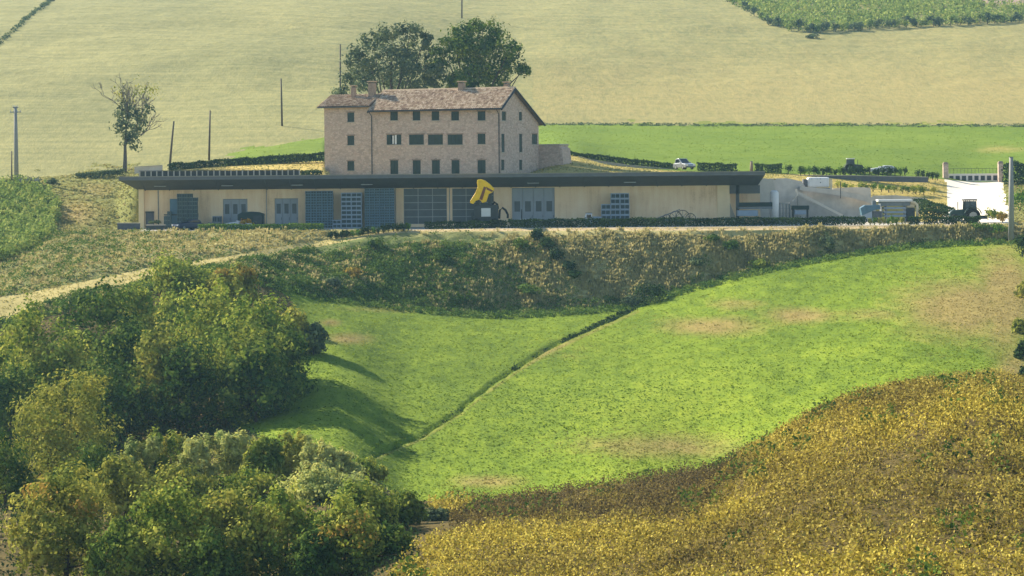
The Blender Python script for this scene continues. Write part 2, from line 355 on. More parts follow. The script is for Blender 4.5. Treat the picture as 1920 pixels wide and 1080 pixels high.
# ------------------------------------------------------------------ terrain
# per column of the view: (height or picture row, distance) of 16 breaks of slope, near to far
# 0 near, 1 frame bottom, 2 near crest, 3 valley bottom, 4 mid field, 5 bank foot, 6/7 track, 8 courtyard edge,
# 9 courtyard back, 10 terrace front, 11 terrace back, 12 meadow top, 13 frame top, 14, 15 beyond
def zz(z): return ('z', z)
T = {
 -700: [(zz(-12), 25), (zz(-14), 125), (zz(-14.5), 140), (zz(-14), 175), (zz(-12), 200), (zz(-8), 236), (zz(-7.5), 240), (zz(-6.5), 246), (zz(-3), 275), (zz(0), 300), (zz(2), 312), (zz(4.8), 325), (zz(6), 332), (zz(46), 560), (zz(62), 700), (zz(66), 820)],
 0:    [(zz(-12), 25), (1080, 125), (1000, 136), (905, 178), (835, 205), (612, 236), (600, 239), (556, 246), (492, 272), (415, 300), (385, 310), (347, 325), (336, 332), (0, 560), (zz(62), 700), (zz(66), 820)],
 120:  [(zz(-11), 25), (1080, 127), (1000, 138), (905, 176), (832, 205), (580, 239), (560, 243), (535, 249), (436, 288), (428, 298), (392, 309), (342, 327), (330, 334), (0, 562), (zz(62), 700), (zz(66), 820)],
 215:  [(zz(-11), 25), (1080, 127), (990, 140), (900, 176), (830, 205), (560, 242), (545, 247), (515, 254), (zz(0), 289), (zz(0.02), 299), (zz(2.4), 309), (332, 331), (320, 338), (0, 563), (zz(62), 700), (zz(66), 820)],
 262:  [(zz(-11), 25), (1080, 128), (980, 142), (895, 176), (828, 205), (552, 243), (530, 250), (505, 257), (zz(0), 289), (zz(0.02), 301.2), (zz(5.9), 303), (325, 332), (312, 340), (0, 564), (zz(62), 700), (zz(66), 820)],
 450:  [(zz(-10), 25), (1080, 126), (970, 142), (880, 176), (790, 204), (520, 252), (491, 262), (476, 267), (zz(0), 289), (zz(0.02), 301.2), (zz(5.9), 303), (309, 332), (284, 348), (0, 568), (zz(63), 700), (zz(66), 820)],
 606:  [(zz(-9.5), 25), (1080, 120), (983, 134), (862, 180), (720, 212), (556, 262), (461, 283.4), (449, 286.6), (zz(0), 289.3), (zz(0.02), 301.2), (zz(5.9), 303), (302, 334), (257, 361), (0, 579), (zz(63), 705), (zz(67), 820)],
 620:  [(zz(-9.5), 25), (1080, 120), (985, 134), (862, 180), (720, 212), (558, 263), (458, 284), (447, 287), (zz(0), 289.3), (zz(0.02), 301.2), (zz(5.9), 303), (zz(6.0), 328), (255, 362), (0, 580), (zz(63), 705), (zz(67), 820)],
 770:  [(zz(-9), 25), (1080, 110), (1010, 127), (938, 176), (760, 212), (576, 269), (436, 287.4), (433, 288), (zz(-.1), 288.6), (zz(0.02), 301.2), (zz(5.9), 303), (zz(6.0), 330), (238, 395), (0, 595), (zz(63), 710), (zz(67), 820)],
 960:  [(zz(-8), 25), (1080, 107), (988, 126), (932, 172), (760, 212), (587, 272), (433, 287.2), (431, 287.8), (zz(-.05), 288.4), (zz(0.02), 301.2), (zz(5.9), 303), (zz(6.0), 330), (233, 425), (0, 608), (zz(64), 715), (zz(67), 820)],
 1060: [(zz(-7.5), 25), (1080, 105.5), (985, 125.5), (920, 170), (750, 213), (582, 273), (432.5, 287.2), (430.5, 287.8), (zz(-.05), 288.4), (zz(0.02), 301.2), (zz(5.9), 303), (290, 339), (233, 425), (0, 611), (zz(64), 718), (zz(67), 820)],
 1150: [(zz(-7), 25), (1080, 104), (982, 125), (908, 168), (740, 214), (576, 274), (432, 287.2), (430, 287.8), (zz(-.05), 288.4), (zz(0.02), 301.2), (zz(5.9), 303), (310, 338), (233, 425), (0, 614), (zz(65), 720), (zz(68), 820)],
 1300: [(zz(-6), 25), (1080, 99), (975, 122), (882, 176), (720, 216), (536, 278), (432, 287.2), (430, 287.8), (zz(-.05), 288.4), (zz(0.02), 301.2), (zz(5.9), 303), (322, 335), (234, 424), (0, 617), (zz(66), 720), (zz(68), 820)],
 1420: [(zz(-5), 25), (1080, 95), (880, 128), (840, 178), (700, 216), (506, 281), (431, 287.2), (429, 287.8), (zz(-.05), 288.4), (zz(0.02), 306), (zz(5.6), 308), (325, 335), (234, 424), (0, 618), (zz(66), 720), (zz(69), 820)],
 1500: [(zz(-5), 25), (1080, 92), (836, 128), (800, 182), (680, 218), (490, 282.5), (430, 287.2), (429, 287.8), (zz(-.05), 288.4), (zz(0.02), 313.2), (zz(4.6), 314.8), (327, 335), (234, 424), (0, 618), (zz(66), 720), (zz(69), 820)],
 1540: [(zz(-4.7), 25), (1080, 91), (816, 127), (780, 184), (662, 220), (483, 283), (429, 287.2), (428, 287.8), (zz(-.05), 288.4), (zz(0.02), 314), (zz(3.7), 315.6), (328, 335.5), (234, 424), (0, 618), (zz(66), 720), (zz(69), 820)],
 1640: [(zz(-4), 25), (1080, 89), (780, 125), (744, 187), (620, 226), (468, 284), (428, 287.2), (427, 287.8), (zz(-.05), 288.4), (zz(0.02), 316.5), (zz(2.3), 318), (331, 337), (234, 424), (0, 618), (zz(66), 720), (zz(69), 820)],
 1740: [(zz(-4), 25), (1080, 88), (768, 122), (718, 190), (590, 230), (458, 285), (427, 287.2), (426, 287.8), (zz(-.05), 288.4), (zz(0.05), 312), (zz(2.2), 321), (334, 342), (235, 423), (0, 618), (zz(66), 720), (zz(69), 820)],
 1840: [(zz(-4), 25), (1080, 87), (764, 121), (708, 192), (580, 231), (452, 285), (428, 287), (426, 288), (zz(-.05), 290), (zz(0.15), 301), (zz(2.5), 325), (341, 346), (235, 422), (0, 617), (zz(66), 720), (zz(69), 820)],
 1900: [(zz(-4), 25), (1080, 86), (778, 121), (711, 192), (580, 231), (450, 284.5), (432, 287), (428, 289), (418, 291), (406, 302), (368, 325), (338, 346), (235, 422), (0, 617), (zz(66), 720), (zz(69), 820)],
 1960: [(zz(-4), 25), (1080, 86), (815, 120), (725, 192), (585, 231), (448, 284.5), (430, 287), (424, 289), (412, 291), (396, 302), (360, 325), (334, 346), (235, 422), (0, 617), (zz(66), 720), (zz(69), 820)],
 2620: [(zz(-6), 25), (1130, 86), (1020, 120), (880, 192), (640, 231), (448, 284.5), (430, 287), (424, 289), (412, 291), (396, 302), (360, 325), (334, 346), (235, 422), (0, 617), (zz(66), 720), (zz(69), 820)],
}
UK = sorted(T)
NF = 16
FY = np.array([[T[u][k][1] for k in range(NF)] for u in UK], float)
FZ = np.array([[(T[u][k][0][1] if isinstance(T[u][k][0], tuple) else CH - (T[u][k][0] - vh(u)) / F * T[u][k][1]) for k in range(NF)] for u in UK], float)
GU = np.concatenate([np.arange(-700, -60, 20), np.arange(-60, 1985, 4.6), np.arange(1985, 2621, 20)])
SUB = [8, 34, 34, 60, 95, 70, 8, 28, 10, 8, 26, 44, 140, 10, 6]
CY = np.stack([pchip(UK, FY[:, k], GU) for k in range(NF)], 1)
CZ = np.stack([pchip(UK, FZ[:, k], GU) for k in range(NF)], 1)
# natural wobble of the lines where fields and banks meet
def wob(k, amp, sc, s): CY[:, k] += (fbm(GU / sc, GU * 0 + k, s, 3) - .5) * 2 * amp

TT = np.concatenate([[k + i / n for i in range(n)] for k, n in enumerate(SUB)] + [[NF - 1]])
NR, NC = len(TT), len(GU)
GY = np.zeros((NC, NR)); GZ = np.zeros((NC, NR))
kk = np.arange(NF)
for c in range(NC):
    y = np.interp(TT, kk, CY[c]); GY[c] = y
    for a_, b_ in ((0, 5), (5, 8), (8, 10), (10, 11), (11, 12), (12, 15)):
        k_ = (TT >= a_) & (TT <= b_); GZ[c, k_] = pchip(CY[c, a_:b_ + 1], CZ[c, a_:b_ + 1], y[k_])
GA = (GU - CU) / F
GX = GA[:, None] * GY
TTb = np.broadcast_to(TT, GY.shape)
def band(lo, hi, e=.25): return np.clip((TTb - lo) / e, 0, 1) * np.clip((hi - TTb) / e, 0, 1)
GZ += band(12.05, 15) * ((fbm(GX / 45, GY / 45, 1, 3) - .5) * 1.8 + (fbm(GX / 4, GY / 4, 2, 2) - .5) * .35)
GZ += band(3, 5) * ((fbm(GX / 18, GY / 18, 4, 3) - .5) * 1.0 + (fbm(GX / 1.6, GY / 1.6, 6, 2) - .5) * .14)
GZ += ((TTb < 5.97) | (GU[:, None] < 700)) * band(5, 7.9, .1) * (1 - band(5.9, 7.1, .1)) * ((fbm(GX / 5, GY / 9, 8, 3) - .5) * 1.5 + (fbm(GX / 1.1, GY / 1.1, 9, 3) - .5) * .55)
GZ += band(0, 3) * ((fbm(GX / 9, GY / 9, 10, 3) - .5) * 1.0)
GZ += band(11, 12, .15) * (fbm(GX / 12, GY / 12, 12, 3) - .5) * .5
# drainage ditch that runs down the green field
DITCH = [(1190, 578), (1140, 600), (1085, 625), (1020, 655), (950, 700), (900, 735), (860, 770), (790, 815), (700, 853)]
PU, PV = proj(GX, GY, GZ)
def polydist(px, py, pts):
    d = np.full(px.shape, 1e9)
    for (x0, y0), (x1, y1) in zip(pts[:-1], pts[1:]):
        dx, dy = x1 - x0, y1 - y0
        t = np.clip(((px - x0) * dx + (py - y0) * dy) / (dx * dx + dy * dy), 0, 1)
        d = np.minimum(d, np.hypot(px - x0 - t * dx, py - y0 - t * dy))
    return d
mid = (TTb > 3) & (TTb < 5.02)
dd = np.where(mid, polydist(PU + (vnoise(GX / 1.5, GY / 3, 21) - .5) * 10, PV, DITCH), 1e9)
GZ -= .32 * np.exp(-(dd / 3.2) ** 2)
def gz(x, y):
    """height of the ground at world x, y"""
    u = CU + F * x / y
    c = int(np.clip(np.searchsorted(GU, u) - 1, 0, NC - 2)); t = min(max((u - GU[c]) / (GU[c + 1] - GU[c]), 0), 1)
    return float(np.interp(y, GY[c], GZ[c]) * (1 - t) + np.interp(y, GY[c + 1], GZ[c + 1]) * t)
def G(u, Y, dz=0):
    """a spot on the ground in picture column u at distance Y"""
    x = (u - CU) / F * Y; z = gz(x, Y)
    x = (u - CU) / F * Y + ROLL * (z - CH); return Vector((x, Y, gz(x, Y) + dz))
# where the plants themselves have dried out or the soil shows
DRY = np.zeros_like(GZ)
def dryspot(u, v, ru, rv, amt, tlo=3, thi=5.05, tilt=0):
    global DRY
    m = (TTb >= tlo) & (TTb <= thi); du = (PU - u); dv = (PV - v) - tilt * du
    e = np.exp(-((du / ru) ** 2 + (dv / rv) ** 2)); DRY = np.where(m, np.maximum(DRY, amt * e), DRY)
for a in [(1810, 578, 130, 60, 1.15, ), (1885, 560, 60, 105, 1.15), (1640, 590, 90, 16, .6), (1500, 592, 75, 16, .95), (1340, 612, 110, 20, .9), (1380, 570, 60, 14, .6),
          (1240, 838, 170, 26, .85), (915, 903, 75, 15, .8), (650, 635, 50, 12, .9), (620, 605, 25, 8, .8), (1050, 660, 90, 22, .3), (760, 580, 170, 8, .5), (1900, 690, 40, 50, .9)]:
    dryspot(*a[:5])
DRY += np.where(mid, .5 * np.exp(-(np.where(mid, polydist(PU - 6, PV - 6, DITCH), 1e9) / 4) ** 2), 0)
bk = (TTb >= 5) & (TTb <= 8)
DRY = np.where(bk, np.clip((PU - 820) / 330, .12, .85) + .45 * np.exp(-((PV - 432) / 12.0) ** 2), DRY)
DRY = np.where((TTb > 7) & (TTb <= 8), np.clip(.5 + (PU - 250) / 800, .35, .8), DRY)
hl = TTb > 12
DRY = np.where(hl, np.clip(.25 + .35 * np.exp(-((PV - 180) / 70.0) ** 2) * (PU > 1000) + .15 * (PU - 900) / 900, 0, .8), DRY)
dryspot(1400, 150, 500, 45, .6, 12, 15); dryspot(1880, 280, 60, 8, .7, 11, 12); dryspot(350, 290, 200, 40, .1, 12, 14)
dryspot(140, 400, 45, 25, .85, 7.5, 11); dryspot(180, 355, 40, 16, .6, 8, 11.2)

# split the sheet into the pieces of land one can name
qc, qr = NC - 1, NR - 1
fu = (PU[:-1, :-1] + PU[1:, 1:]) / 2; fv = (PV[:-1, :-1] + PV[1:, 1:]) / 2
ft = ((TT[:-1] + TT[1:]) / 2)[None, :] + np.zeros((qc, 1)); fx = (GX[:-1, :-1] + GX[1:, 1:]) / 2; fy = (GY[:-1, :-1] + GY[1:, 1:]) / 2
jig = (fbm(fx / 3, fy / 3, 31, 3) - .5)
reg = np.full((qc, qr), 0)
ft0 = ft; ft = ft + np.where((ft > 4.6) & (ft < 5.4), jig * .10, 0) + np.where((ft > 11.7) & (ft < 12.3), jig * .12, 0)
reg[(ft > 3) & (ft < 5)] = 1
lb = np.interp(fv, [500, 560, 620, 700, 780, 860], [470, 545, 560, 500, 400, 560]) + jig * 60
reg[(ft > 3) & (ft < 5) & (fu < lb)] = 0
reg[(ft > 5) & (ft < 8)] = 2
reg[(ft > 6) & (ft < 7) & (fu < 770)] = 3
reg[(ft > 6) & (ft < 8) & (fu >= 770) & (fu < 1800)] = 3
reg[(ft > 8) & (ft < 10)] = 4
reg[(ft > 8) & (ft < 12) & (fu < 263)] = 5
reg[(ft > 10) & (ft < 11) & (fu >= 263)] = 6
reg[(ft > 11) & (ft < 12) & (fu > 425 + jig * 60)] = 7
reg[(ft > 11) & (ft < 12) & (fu <= 425 + jig * 60) & (fu >= 263)] = 8
reg[ft > 12] = 8
dl = np.interp(fy, [300, 312, 324, 346], [1730, 1768, 1778, 1772]); dr = np.interp(fy, [290, 302, 346], [1896, 1893, 1880])
reg[(ft > 8) & (ft < 11) & (fu > dl) & (fu < dr)] = 9
reg[(ft > 8) & (ft < 11) & (fu >= dr)] = 5
yard = (ft > 8) & (ft < 10) & (fu <= dl) & (fu > 1640) & (fy > 305); reg[yard] = 6
ft = ft0
NAMES = [('ground', 'soil'), ('green_field', 'field_grass'), ('embankment', 'bank_grass'), ('track', 'track_dirt'), ('courtyard', 'concrete'),
         ('grass_slope', 'rough_grass'), ('terrace', 'dry_grass'), ('meadow', 'meadow_grass'), ('hillside', 'hill_grass'), ('driveway', 'pale_concrete'), ('ploughed_field', 'plough')]
reg[(ft > 12) & (fu > 1760) & (fv < np.interp(fu, [1770, 1850, 1920, 2000], [-5, 8, 14, 18]))] = 10
VID = np.arange(NC * NR).reshape(NC, NR)
VALL = np.stack([GX, GY, GZ], -1).reshape(-1, 3); DALL = DRY.reshape(-1)
for k, (nm, mt) in enumerate(NAMES):
    ci, ri = np.nonzero(reg == k)
    q = np.stack([VID[ci, ri], VID[ci + 1, ri], VID[ci + 1, ri + 1], VID[ci, ri + 1]], 1)
    us, inv = np.unique(q.ravel(), return_inverse=True)
    me = np_mesh(nm, VALL[us], inv.reshape(-1, 4), True)
    at = me.attributes.new('dry', 'FLOAT', 'POINT'); at.data.foreach_set('value', DALL[us].astype(np.float32))
    o = link(nm, me, None, mt); tag(o, kind='structure')

# ------------------------------------------------------------------ foliage
def unit(v): return v / np.maximum(np.linalg.norm(v, axis=-1, keepdims=True), 1e-9)
def leaf_quads(pts, nrm, size, rng, aspect=1.5):
    """one four-sided leaf at each point"""
    n = len(pts); r = rng.normal(size=(n, 3)); t = unit(r - (r * nrm).sum(1, keepdims=True) * nrm); b = np.cross(nrm, t)
    s = (size if np.ndim(size) else np.full(n, size)) * rng.uniform(.6, 1.35, n)
    t = t * (s * aspect ** .5 / 2)[:, None]; b = b * (s / aspect ** .5 / 2)[:, None]
    V = np.stack([pts - t, pts + b * 1.0 - t * .1, pts + t, pts - b - t * .1], 1).reshape(-1, 3)
    return V, np.arange(4 * n).reshape(n, 4)
def clump_points(lobes, n, rng, sub=16, spread=.30, fill=.15):
    """points in clumps over the surface of a set of ellipsoid lobes (cx,cy,cz,rx,ry,rz)"""
    lobes = np.asarray(lobes, float); a = (lobes[:, 3] * lobes[:, 5]) ** .8; a /= a.sum()
    Pn, Nn = [], []
    for lb, wt in zip(lobes, a):
        m = max(8, int(n * wt)); c, r = lb[:3], lb[3:]
        d = unit(rng.normal(size=(sub, 3)) + np.array([0, 0, .25])); cc = d * rng.uniform(.62, 1.05, (sub, 1))
        idx = rng.integers(0, sub, m); p = cc[idx] + rng.normal(size=(m, 3)) * spread * rng.uniform(.5, 1.1, sub)[idx][:, None]
        ins = rng.random(m) < fill; p[ins] = unit(rng.normal(size=(ins.sum(), 3))) * rng.uniform(.2, .9, (ins.sum(), 1))
        Nn.append(unit(unit(p) * .9 + (p - cc[idx]) * 1.6 + rng.normal(size=(m, 3)) * .34)); Pn.append(c + p * r)
    return np.concatenate(Pn), np.concatenate(Nn)
def foliage(name, lobes, n, size, mat, rng, parent=None, sub=16, spread=.3, fill=.15, aspect=1.5):
    p, nn = clump_points(lobes, n, rng, sub, spread, fill)
    V, Q = leaf_quads(p, nn, size, rng, aspect)
    return link(name, np_mesh(name, V, Q), parent, mat)
def crown_lobes(H, W, rng, n=7, z0=.3, flat=1.0):
    """many small lobes through a dome, so that the outline is uneven"""
    h = H * (1 - z0); out = [(0, 0, H * z0 + h * f, W * r, W * r, h * .2) for f, r in ((.3, .3), (.52, .28), (.72, .18))]
    skew = rng.normal(size=2) * W * .06
    for i in range(n * 2 + 6):
        t = (i + rng.random()) / (n * 2 + 6); an = rng.uniform(0, 2 * math.pi)
        pr = W * .5 * math.sqrt(max(.03, 1 - ((t - .36) / .66) ** 2)) * rng.uniform(.78, 1.12)
        r = W * rng.uniform(.11, .21); rr = max(0, pr - r * .8) * rng.uniform(.55, 1.0)
        out.append((math.cos(an) * rr + skew[0] * t, math.sin(an) * rr + skew[1] * t, H * z0 + h * (.04 + .88 * t), r, r, r * rng.uniform(.8, 1.25) * flat))
    return out
def add_limbs(mb, base, tips, r0, rng, lean=(0, 0), fork=.45):
    top = Vector((lean[0], lean[1], max(t[2] for t in tips) * .8))
    spine = [Vector((0, 0, -.35)), top * .25, top * .5 + Vector((rng.normal() * .1, 0, 0)), top * .78, top]
    mb.tube(spine, [r0 * 1.25, r0, r0 * .72, r0 * .45, r0 * .15], 7)
    for t in tips:
        t = Vector(t[:3]); f = rng.uniform(.25, .6); s = top * f
        midp = (s + t) / 2 + Vector((0, 0, -.12 * (t - s).length))
        mb.tube([s, midp, t], [r0 * .42, r0 * .28, r0 * .08], 5)
def tree(name, label, cat, loc, H, W, mat, n=4500, size=.26, seed=0, lobes=7, z0=.18, group=None, bark='bark', sub=11, spread=.24, flat=1.0, fill=.12, aspect=1.5, lb=None):
    rng = np.random.default_rng(seed + 100)
    t = thing(name, label, cat, loc, 0, group)
    lb = lb or crown_lobes(H, W, rng, lobes, z0, flat)
    m = MB(); add_limbs(m, None, lb[1:12], max(.05, H * .022), rng); m.build('trunk', bark, t)
    foliage('crown', lb, n, size, mat, rng, t, sub, spread, fill, aspect)
    return t
def bush(name, label, cat, loc, H, W, mat, n=350, size=.14, seed=0, group=None, depth=None):
    rng = np.random.default_rng(seed + 900)
    t = thing(name, label, cat, loc, 0, group); D = depth or W
    lb = [(rng.normal() * .05 * W, 0, H * .48, W * .46, D * .46, H * .46)]
    for i in range(3): lb.append((rng.uniform(-.25, .25) * W, rng.uniform(-.2, .2) * D, H * rng.uniform(.4, .7), W * .3, D * .3, H * .27))
    m = MB()
    for i in range(3): m.tube([(rng.normal() * .03, rng.normal() * .03, -.1), (rng.uniform(-.2, .2) * W, 0, H * .6)], [.035, .015], 5)
    m.build('stem', 'bark', t); foliage('foliage', lb, n, size, mat, rng, t, 10, .32, .25)
    return t
def hedge(name, label, A, Bp, h, wd, mat, dens=150, size=.16, seed=0, group=None, rough=.12, lean=None):
    """a clipped hedge from A to B along the ground"""
    rng = np.random.default_rng(seed + 500)
    A = Vector(A); Bp = Vector(Bp); d = Bp - A; Ln = d.length; n = int(Ln * (2 * h + wd) * dens)
    t = thing(name, label, 'hedge', A, 0, group)
    s = rng.uniform(0, 1, n); per = rng.uniform(0, 2 * h + wd, n); o = np.zeros((n, 2)); nn = np.zeros((n, 3))
    fr = per < h; tp = (per >= h) & (per < h + wd); bkk = per >= h + wd
    o[fr] = np.stack([np.full(fr.sum(), -wd / 2), per[fr]], 1); nn[fr] = (0, -1, .2)
    o[tp] = np.stack([per[tp] - h - wd / 2, np.full(tp.sum(), h)], 1); nn[tp] = (0, 0, 1)
    o[bkk] = np.stack([np.full(bkk.sum(), wd / 2), per[bkk] - h - wd], 1); nn[bkk] = (0, 1, .2)
    dn = np.array(d.normalized()); cr = np.array([-dn[1], dn[0], 0]); cr /= np.linalg.norm(cr)
    und = 1 + (fbm(s * Ln / 1.4, s * 0, seed, 3) - .5) * 2 * rough * 1.6
    o[:, 1] *= und; o[:, 0] *= .85 + .3 * (und - .85)
    p = s[:, None] * np.array(d) + cr * (o[:, :1]) + np.array([0, 0, 1.0]) * o[:, 1:2] + rng.normal(size=(n, 3)) * size * .45
    nr = unit(cr * nn[:, 1:2] + np.array([0, 0, 1.]) * nn[:, 2:3] + rng.normal(size=(n, 3)) * .7)
    V, Q = leaf_quads(p, nr, size, rng); link('foliage', np_mesh('foliage', V, Q), t, mat)
    m = MB(); k = min(9, max(2, int(Ln / 1.2)))
    for i in range(k):
        q = d * ((i + .5) / k); m.tube([q + Vector((0, 0, -.15)), q + Vector((rng.normal() * .08, 0, h * .8))], [.05, .03], 5)
    m.build('stem', 'bark', t)['kind'] = 'stuff'
    return t
# ------------------------------------------------------------------ buildings
def wall_holes(x0, x1, z0, z1, holes, depth=.28, M=None):
    """a wall face in the xz plane looking towards -y, with real openings and reveals"""
    xs = sorted({x0, x1, *[h[0] for h in holes], *[h[1] for h in holes]}); zs = sorted({z0, z1, *[h[2] for h in holes], *[h[3] for h in holes]})
    m = MB(); q = (lambda p: M @ Vector(p)) if M is not None else Vector
    for i in range(len(xs) - 1):
        for j in range(len(zs) - 1):
            cx, cz = (xs[i] + xs[i+1]) / 2, (zs[j] + zs[j+1]) / 2
            if any(h[0] < cx < h[1] and h[2] < cz < h[3] for h in holes): continue
            m.add([q((xs[i], 0, zs[j])), q((xs[i+1], 0, zs[j])), q((xs[i+1], 0, zs[j+1])), q((xs[i], 0, zs[j+1]))], [(0, 1, 2, 3)])
    for a, b, c, d in holes:
        for p1, p2 in (((a, c), (a, d)), ((a, d), (b, d)), ((b, d), (b, c)), ((b, c), (a, c))):
            m.add([q((p1[0], 0, p1[1])), q((p2[0], 0, p2[1])), q((p2[0], depth, p2[1])), q((p1[0], depth, p1[1]))], [(0, 1, 2, 3)])
    return m
def hit(u, v, p0, n):
    d = P(u, v, 1) - Vector((0, 0, CH)); c = Vector((0, 0, CH))
    return c + d * ((p0 - c).dot(n) / d.dot(n))

# ---- the winery: long plastered front under a dark wing-like canopy roof
WY = 300.0
XL, XR, XE = P(262, 400, WY).x, P(1368, 400, WY).x, P(1428, 400, WY).x
wn = thing('winery', 'long low cream winery with dark overhanging flat roof, built into the slope below the farmhouse', 'building', (XL, WY, 0))
def wx(u, v=390): return P(u, v, WY).x - XL
def wz(u, v): return P(u, v, WY).z
openings = [(418, 464, 373, 430), (515, 559, 372, 430), (757, 838, 353, 426), (848, 926, 353, 424), (960, 1040, 352, 430)]
WH = 4.72
holes = []
for u0, u1, v0, v1 in openings:
    holes.append((wx(u0), wx(u1), .0 if v1 > 429 else .35, min(WH - .06, wz((u0 + u1) / 2, v0))))
wall_holes(0, XR - XL, 0.0, WH, holes, .3).build('wall', 'plaster', wn)
def W(name, mat, x0, x1, y0, y1, z0, z1, parent=wn, bevel=0): return B(name, mat, parent, (x0, x1, y0, y1, z0, z1), bevel=bevel)
W('pillar', 'plaster_pale', -.06, wx(271), -.5, .4, -.05, WH + .1)
W('pillar', 'plaster_pale', wx(1345), wx(1368) + .05, -.12, .4, -.05, WH)
W('end_wall', 'plaster', wx(262) + .02, wx(262) + .3, .4, 6, 0, WH)
W('end_wall', 'plaster', wx(1368) - .3, wx(1368) - .02, .4, 6, 0, WH)
MB().tube([(wx(297), -.08, .0), (wx(297), -.08, WH)], .06, 6).build('drainpipe', 'galvanised', wn)
for k, u in enumerate((500, 742, 843)): MB().tube([(wx(u), -.08, .0), (wx(u), -.08, WH)], .05, 6).build('drainpipe', 'galvanised', wn)
# canopy
x0, x1 = wx(234), wx(1428)
m = MB(); lo = [(x0, -4.2), (x1, -4.2), (x1, 6.2), (x0, 6.2)]; bo = [(-.15, -.0), (x1 - .4, -.0), (x1 - .4, 6.0), (-.15, 6.0)]
m.add([(a, b, 5.92) for a, b in lo] + [(a, b, WH) for a, b in bo], [(0, 1, 5, 4), (1, 2, 6, 5), (2, 3, 7, 6), (3, 0, 4, 7), (4, 5, 6, 7)])
m.build('soffit', 'soffit', wn)
W('roof_slab', 'roof_edge', x0 - .02, x1 + .02, -4.25, 6.2, 5.925, 6.30)
W('roof_edging', 'fascia', x0 - .05, x1 + .05, -4.3, 6.22, 6.303, 6.40)
for k in range(26):
    xx = x0 + 2.5 + k * 2.95
    MB().add([(xx - .05, -4.1, 5.915), (xx + .05, -4.1, 5.915), (xx + .05, -.05, WH + .01), (xx - .05, -.05, WH + .01),
              (xx - .05, -4.1, 5.83), (xx + .05, -4.1, 5.83), (xx + .05, -.05, WH - .08), (xx - .05, -.05, WH - .08)],
             [(3, 2, 1, 0), (4, 5, 6, 7), (0, 1, 5, 4), (1, 2, 6, 5), (2, 3, 7, 6), (3, 0, 4, 7)]).build('soffit_rib', 'soffit', wn)
for u in (305, 430, 560, 690, 1000, 1180):
    W('lamp', 'galvanised', wx(u) - .7, wx(u) + .7, -2.2, -2.0, 5.14, 5.24)
# doors
def door_leaf(parent, a, b, z0, z1, wz0, wz1, y=.16):
    d = B('door_leaf', 'grey_door', parent, (a + .015, b - .015, y, y + .06, z0, z1), bevel=.01)
    c = (a + b) / 2; hw = (b - a) * .27
    B('window_pane', 'glass', d, (c - hw, c + hw, y - .012, y + .01, wz0, wz1))
    B('window_frame', 'grey_door', d, (c - hw - .06, c + hw + .06, y - .03, y - .004, wz1, wz1 + .06), (c - hw - .06, c + hw + .06, y - .03, y - .004, wz0 - .06, wz0),
      (c - hw - .06, c - hw, y - .03, y - .004, wz0, wz1), (c + hw, c + hw + .06, y - .03, y - .004, wz0, wz1))
    B('handle', 'dark_metal', d, (b - .16, b - .12, y - .07, y - .005, 1.0, 1.3))
for (u0, u1, v0, v1), h, n in zip(openings, holes, (3, 3, 0, 0, 4)):
    if not n: continue
    for k in range(n):
        a = h[0] + (h[1] - h[0]) * k / n; b = h[0] + (h[1] - h[0]) * (k + 1) / n
        if n == 3: door_leaf(wn, a, b, .02, h[3] - .05, 1.75, 2.95)
        else: door_leaf(wn, a, b, .02, h[3] - .05, 1.75, 3.0)
    B('door_frame', 'steel_grey', wn, (h[0] + .001, h[1] - .001, .1, .27, h[3] - .05, h[3] - .001))
# glazed bays: each pane of its own between white bars
for h, nx, nz in ((holes[2], 3, 5), (holes[3], 3, 5)):
    fr = MB(); tx, tz = .07, .07
    for i in range(nx + 1):
        xx = h[0] + (h[1] - h[0]) * i / nx; fr.box(xx - tx / 2 + (tx / 2 if i == 0 else 0), xx + tx / 2 - (tx / 2 if i == nx else 0), .08, .16, h[2], h[3])
    for j in range(nz + 1):
        zc = h[2] + (h[3] - h[2]) * j / nz; fr.box(h[0] + .002, h[1] - .002, .09, .15, zc - tz / 2 + (tz / 2 if j == 0 else 0), zc + tz / 2 - (tz / 2 if j == nz else 0))
    f = fr.build('window_frame', 'galvanised', wn)
    for i in range(nx):
        for j in range(nz):
            a = h[0] + (h[1] - h[0]) * i / nx; b = h[0] + (h[1] - h[0]) * (i + 1) / nx; c = h[2] + (h[3] - h[2]) * j / nz; d = h[2] + (h[3] - h[2]) * (j + 1) / nz
            B('pane', 'glass', f, (a + .03, b - .03, .11, .13, c + .03, d - .03))
# recess at the right-hand end
W('recess_wall', 'plaster', wx(1368), wx(1432), 4.2, 4.5, 0, WH); W('recess_pillar', 'soffit', wx(1380), wx(1386), -.2, .2, 0, WH + .1)
W('recess_beam', 'soffit', wx(1368), wx(1425), -.2, .1, 3.7, WH)
# parapet railing along the roof terrace
rl = thing('railing', 'pale railing of short posts along the roof terrace left of the farmhouse', 'railing', P(262, 331, 297.0))
rx = [P(262 + i * 10.7, 331, 297.0).x - rl.location.x for i in range(29)]
zb = 6.40 - rl.location.z
for x in rx: B('post', 'concrete', rl, (x - .07, x + .07, -.07, .07, zb, zb + .62))
B('rail', 'dark_metal', rl, (rx[0] - .1, rx[-1] + .1, -.05, .05, zb + .623, zb + .68)); B('shade_panel', 'dark_metal', rl, (rx[0], rx[-1], .3, .36, zb, zb + .60))  # dark sheet added for the shaded gaps between the posts

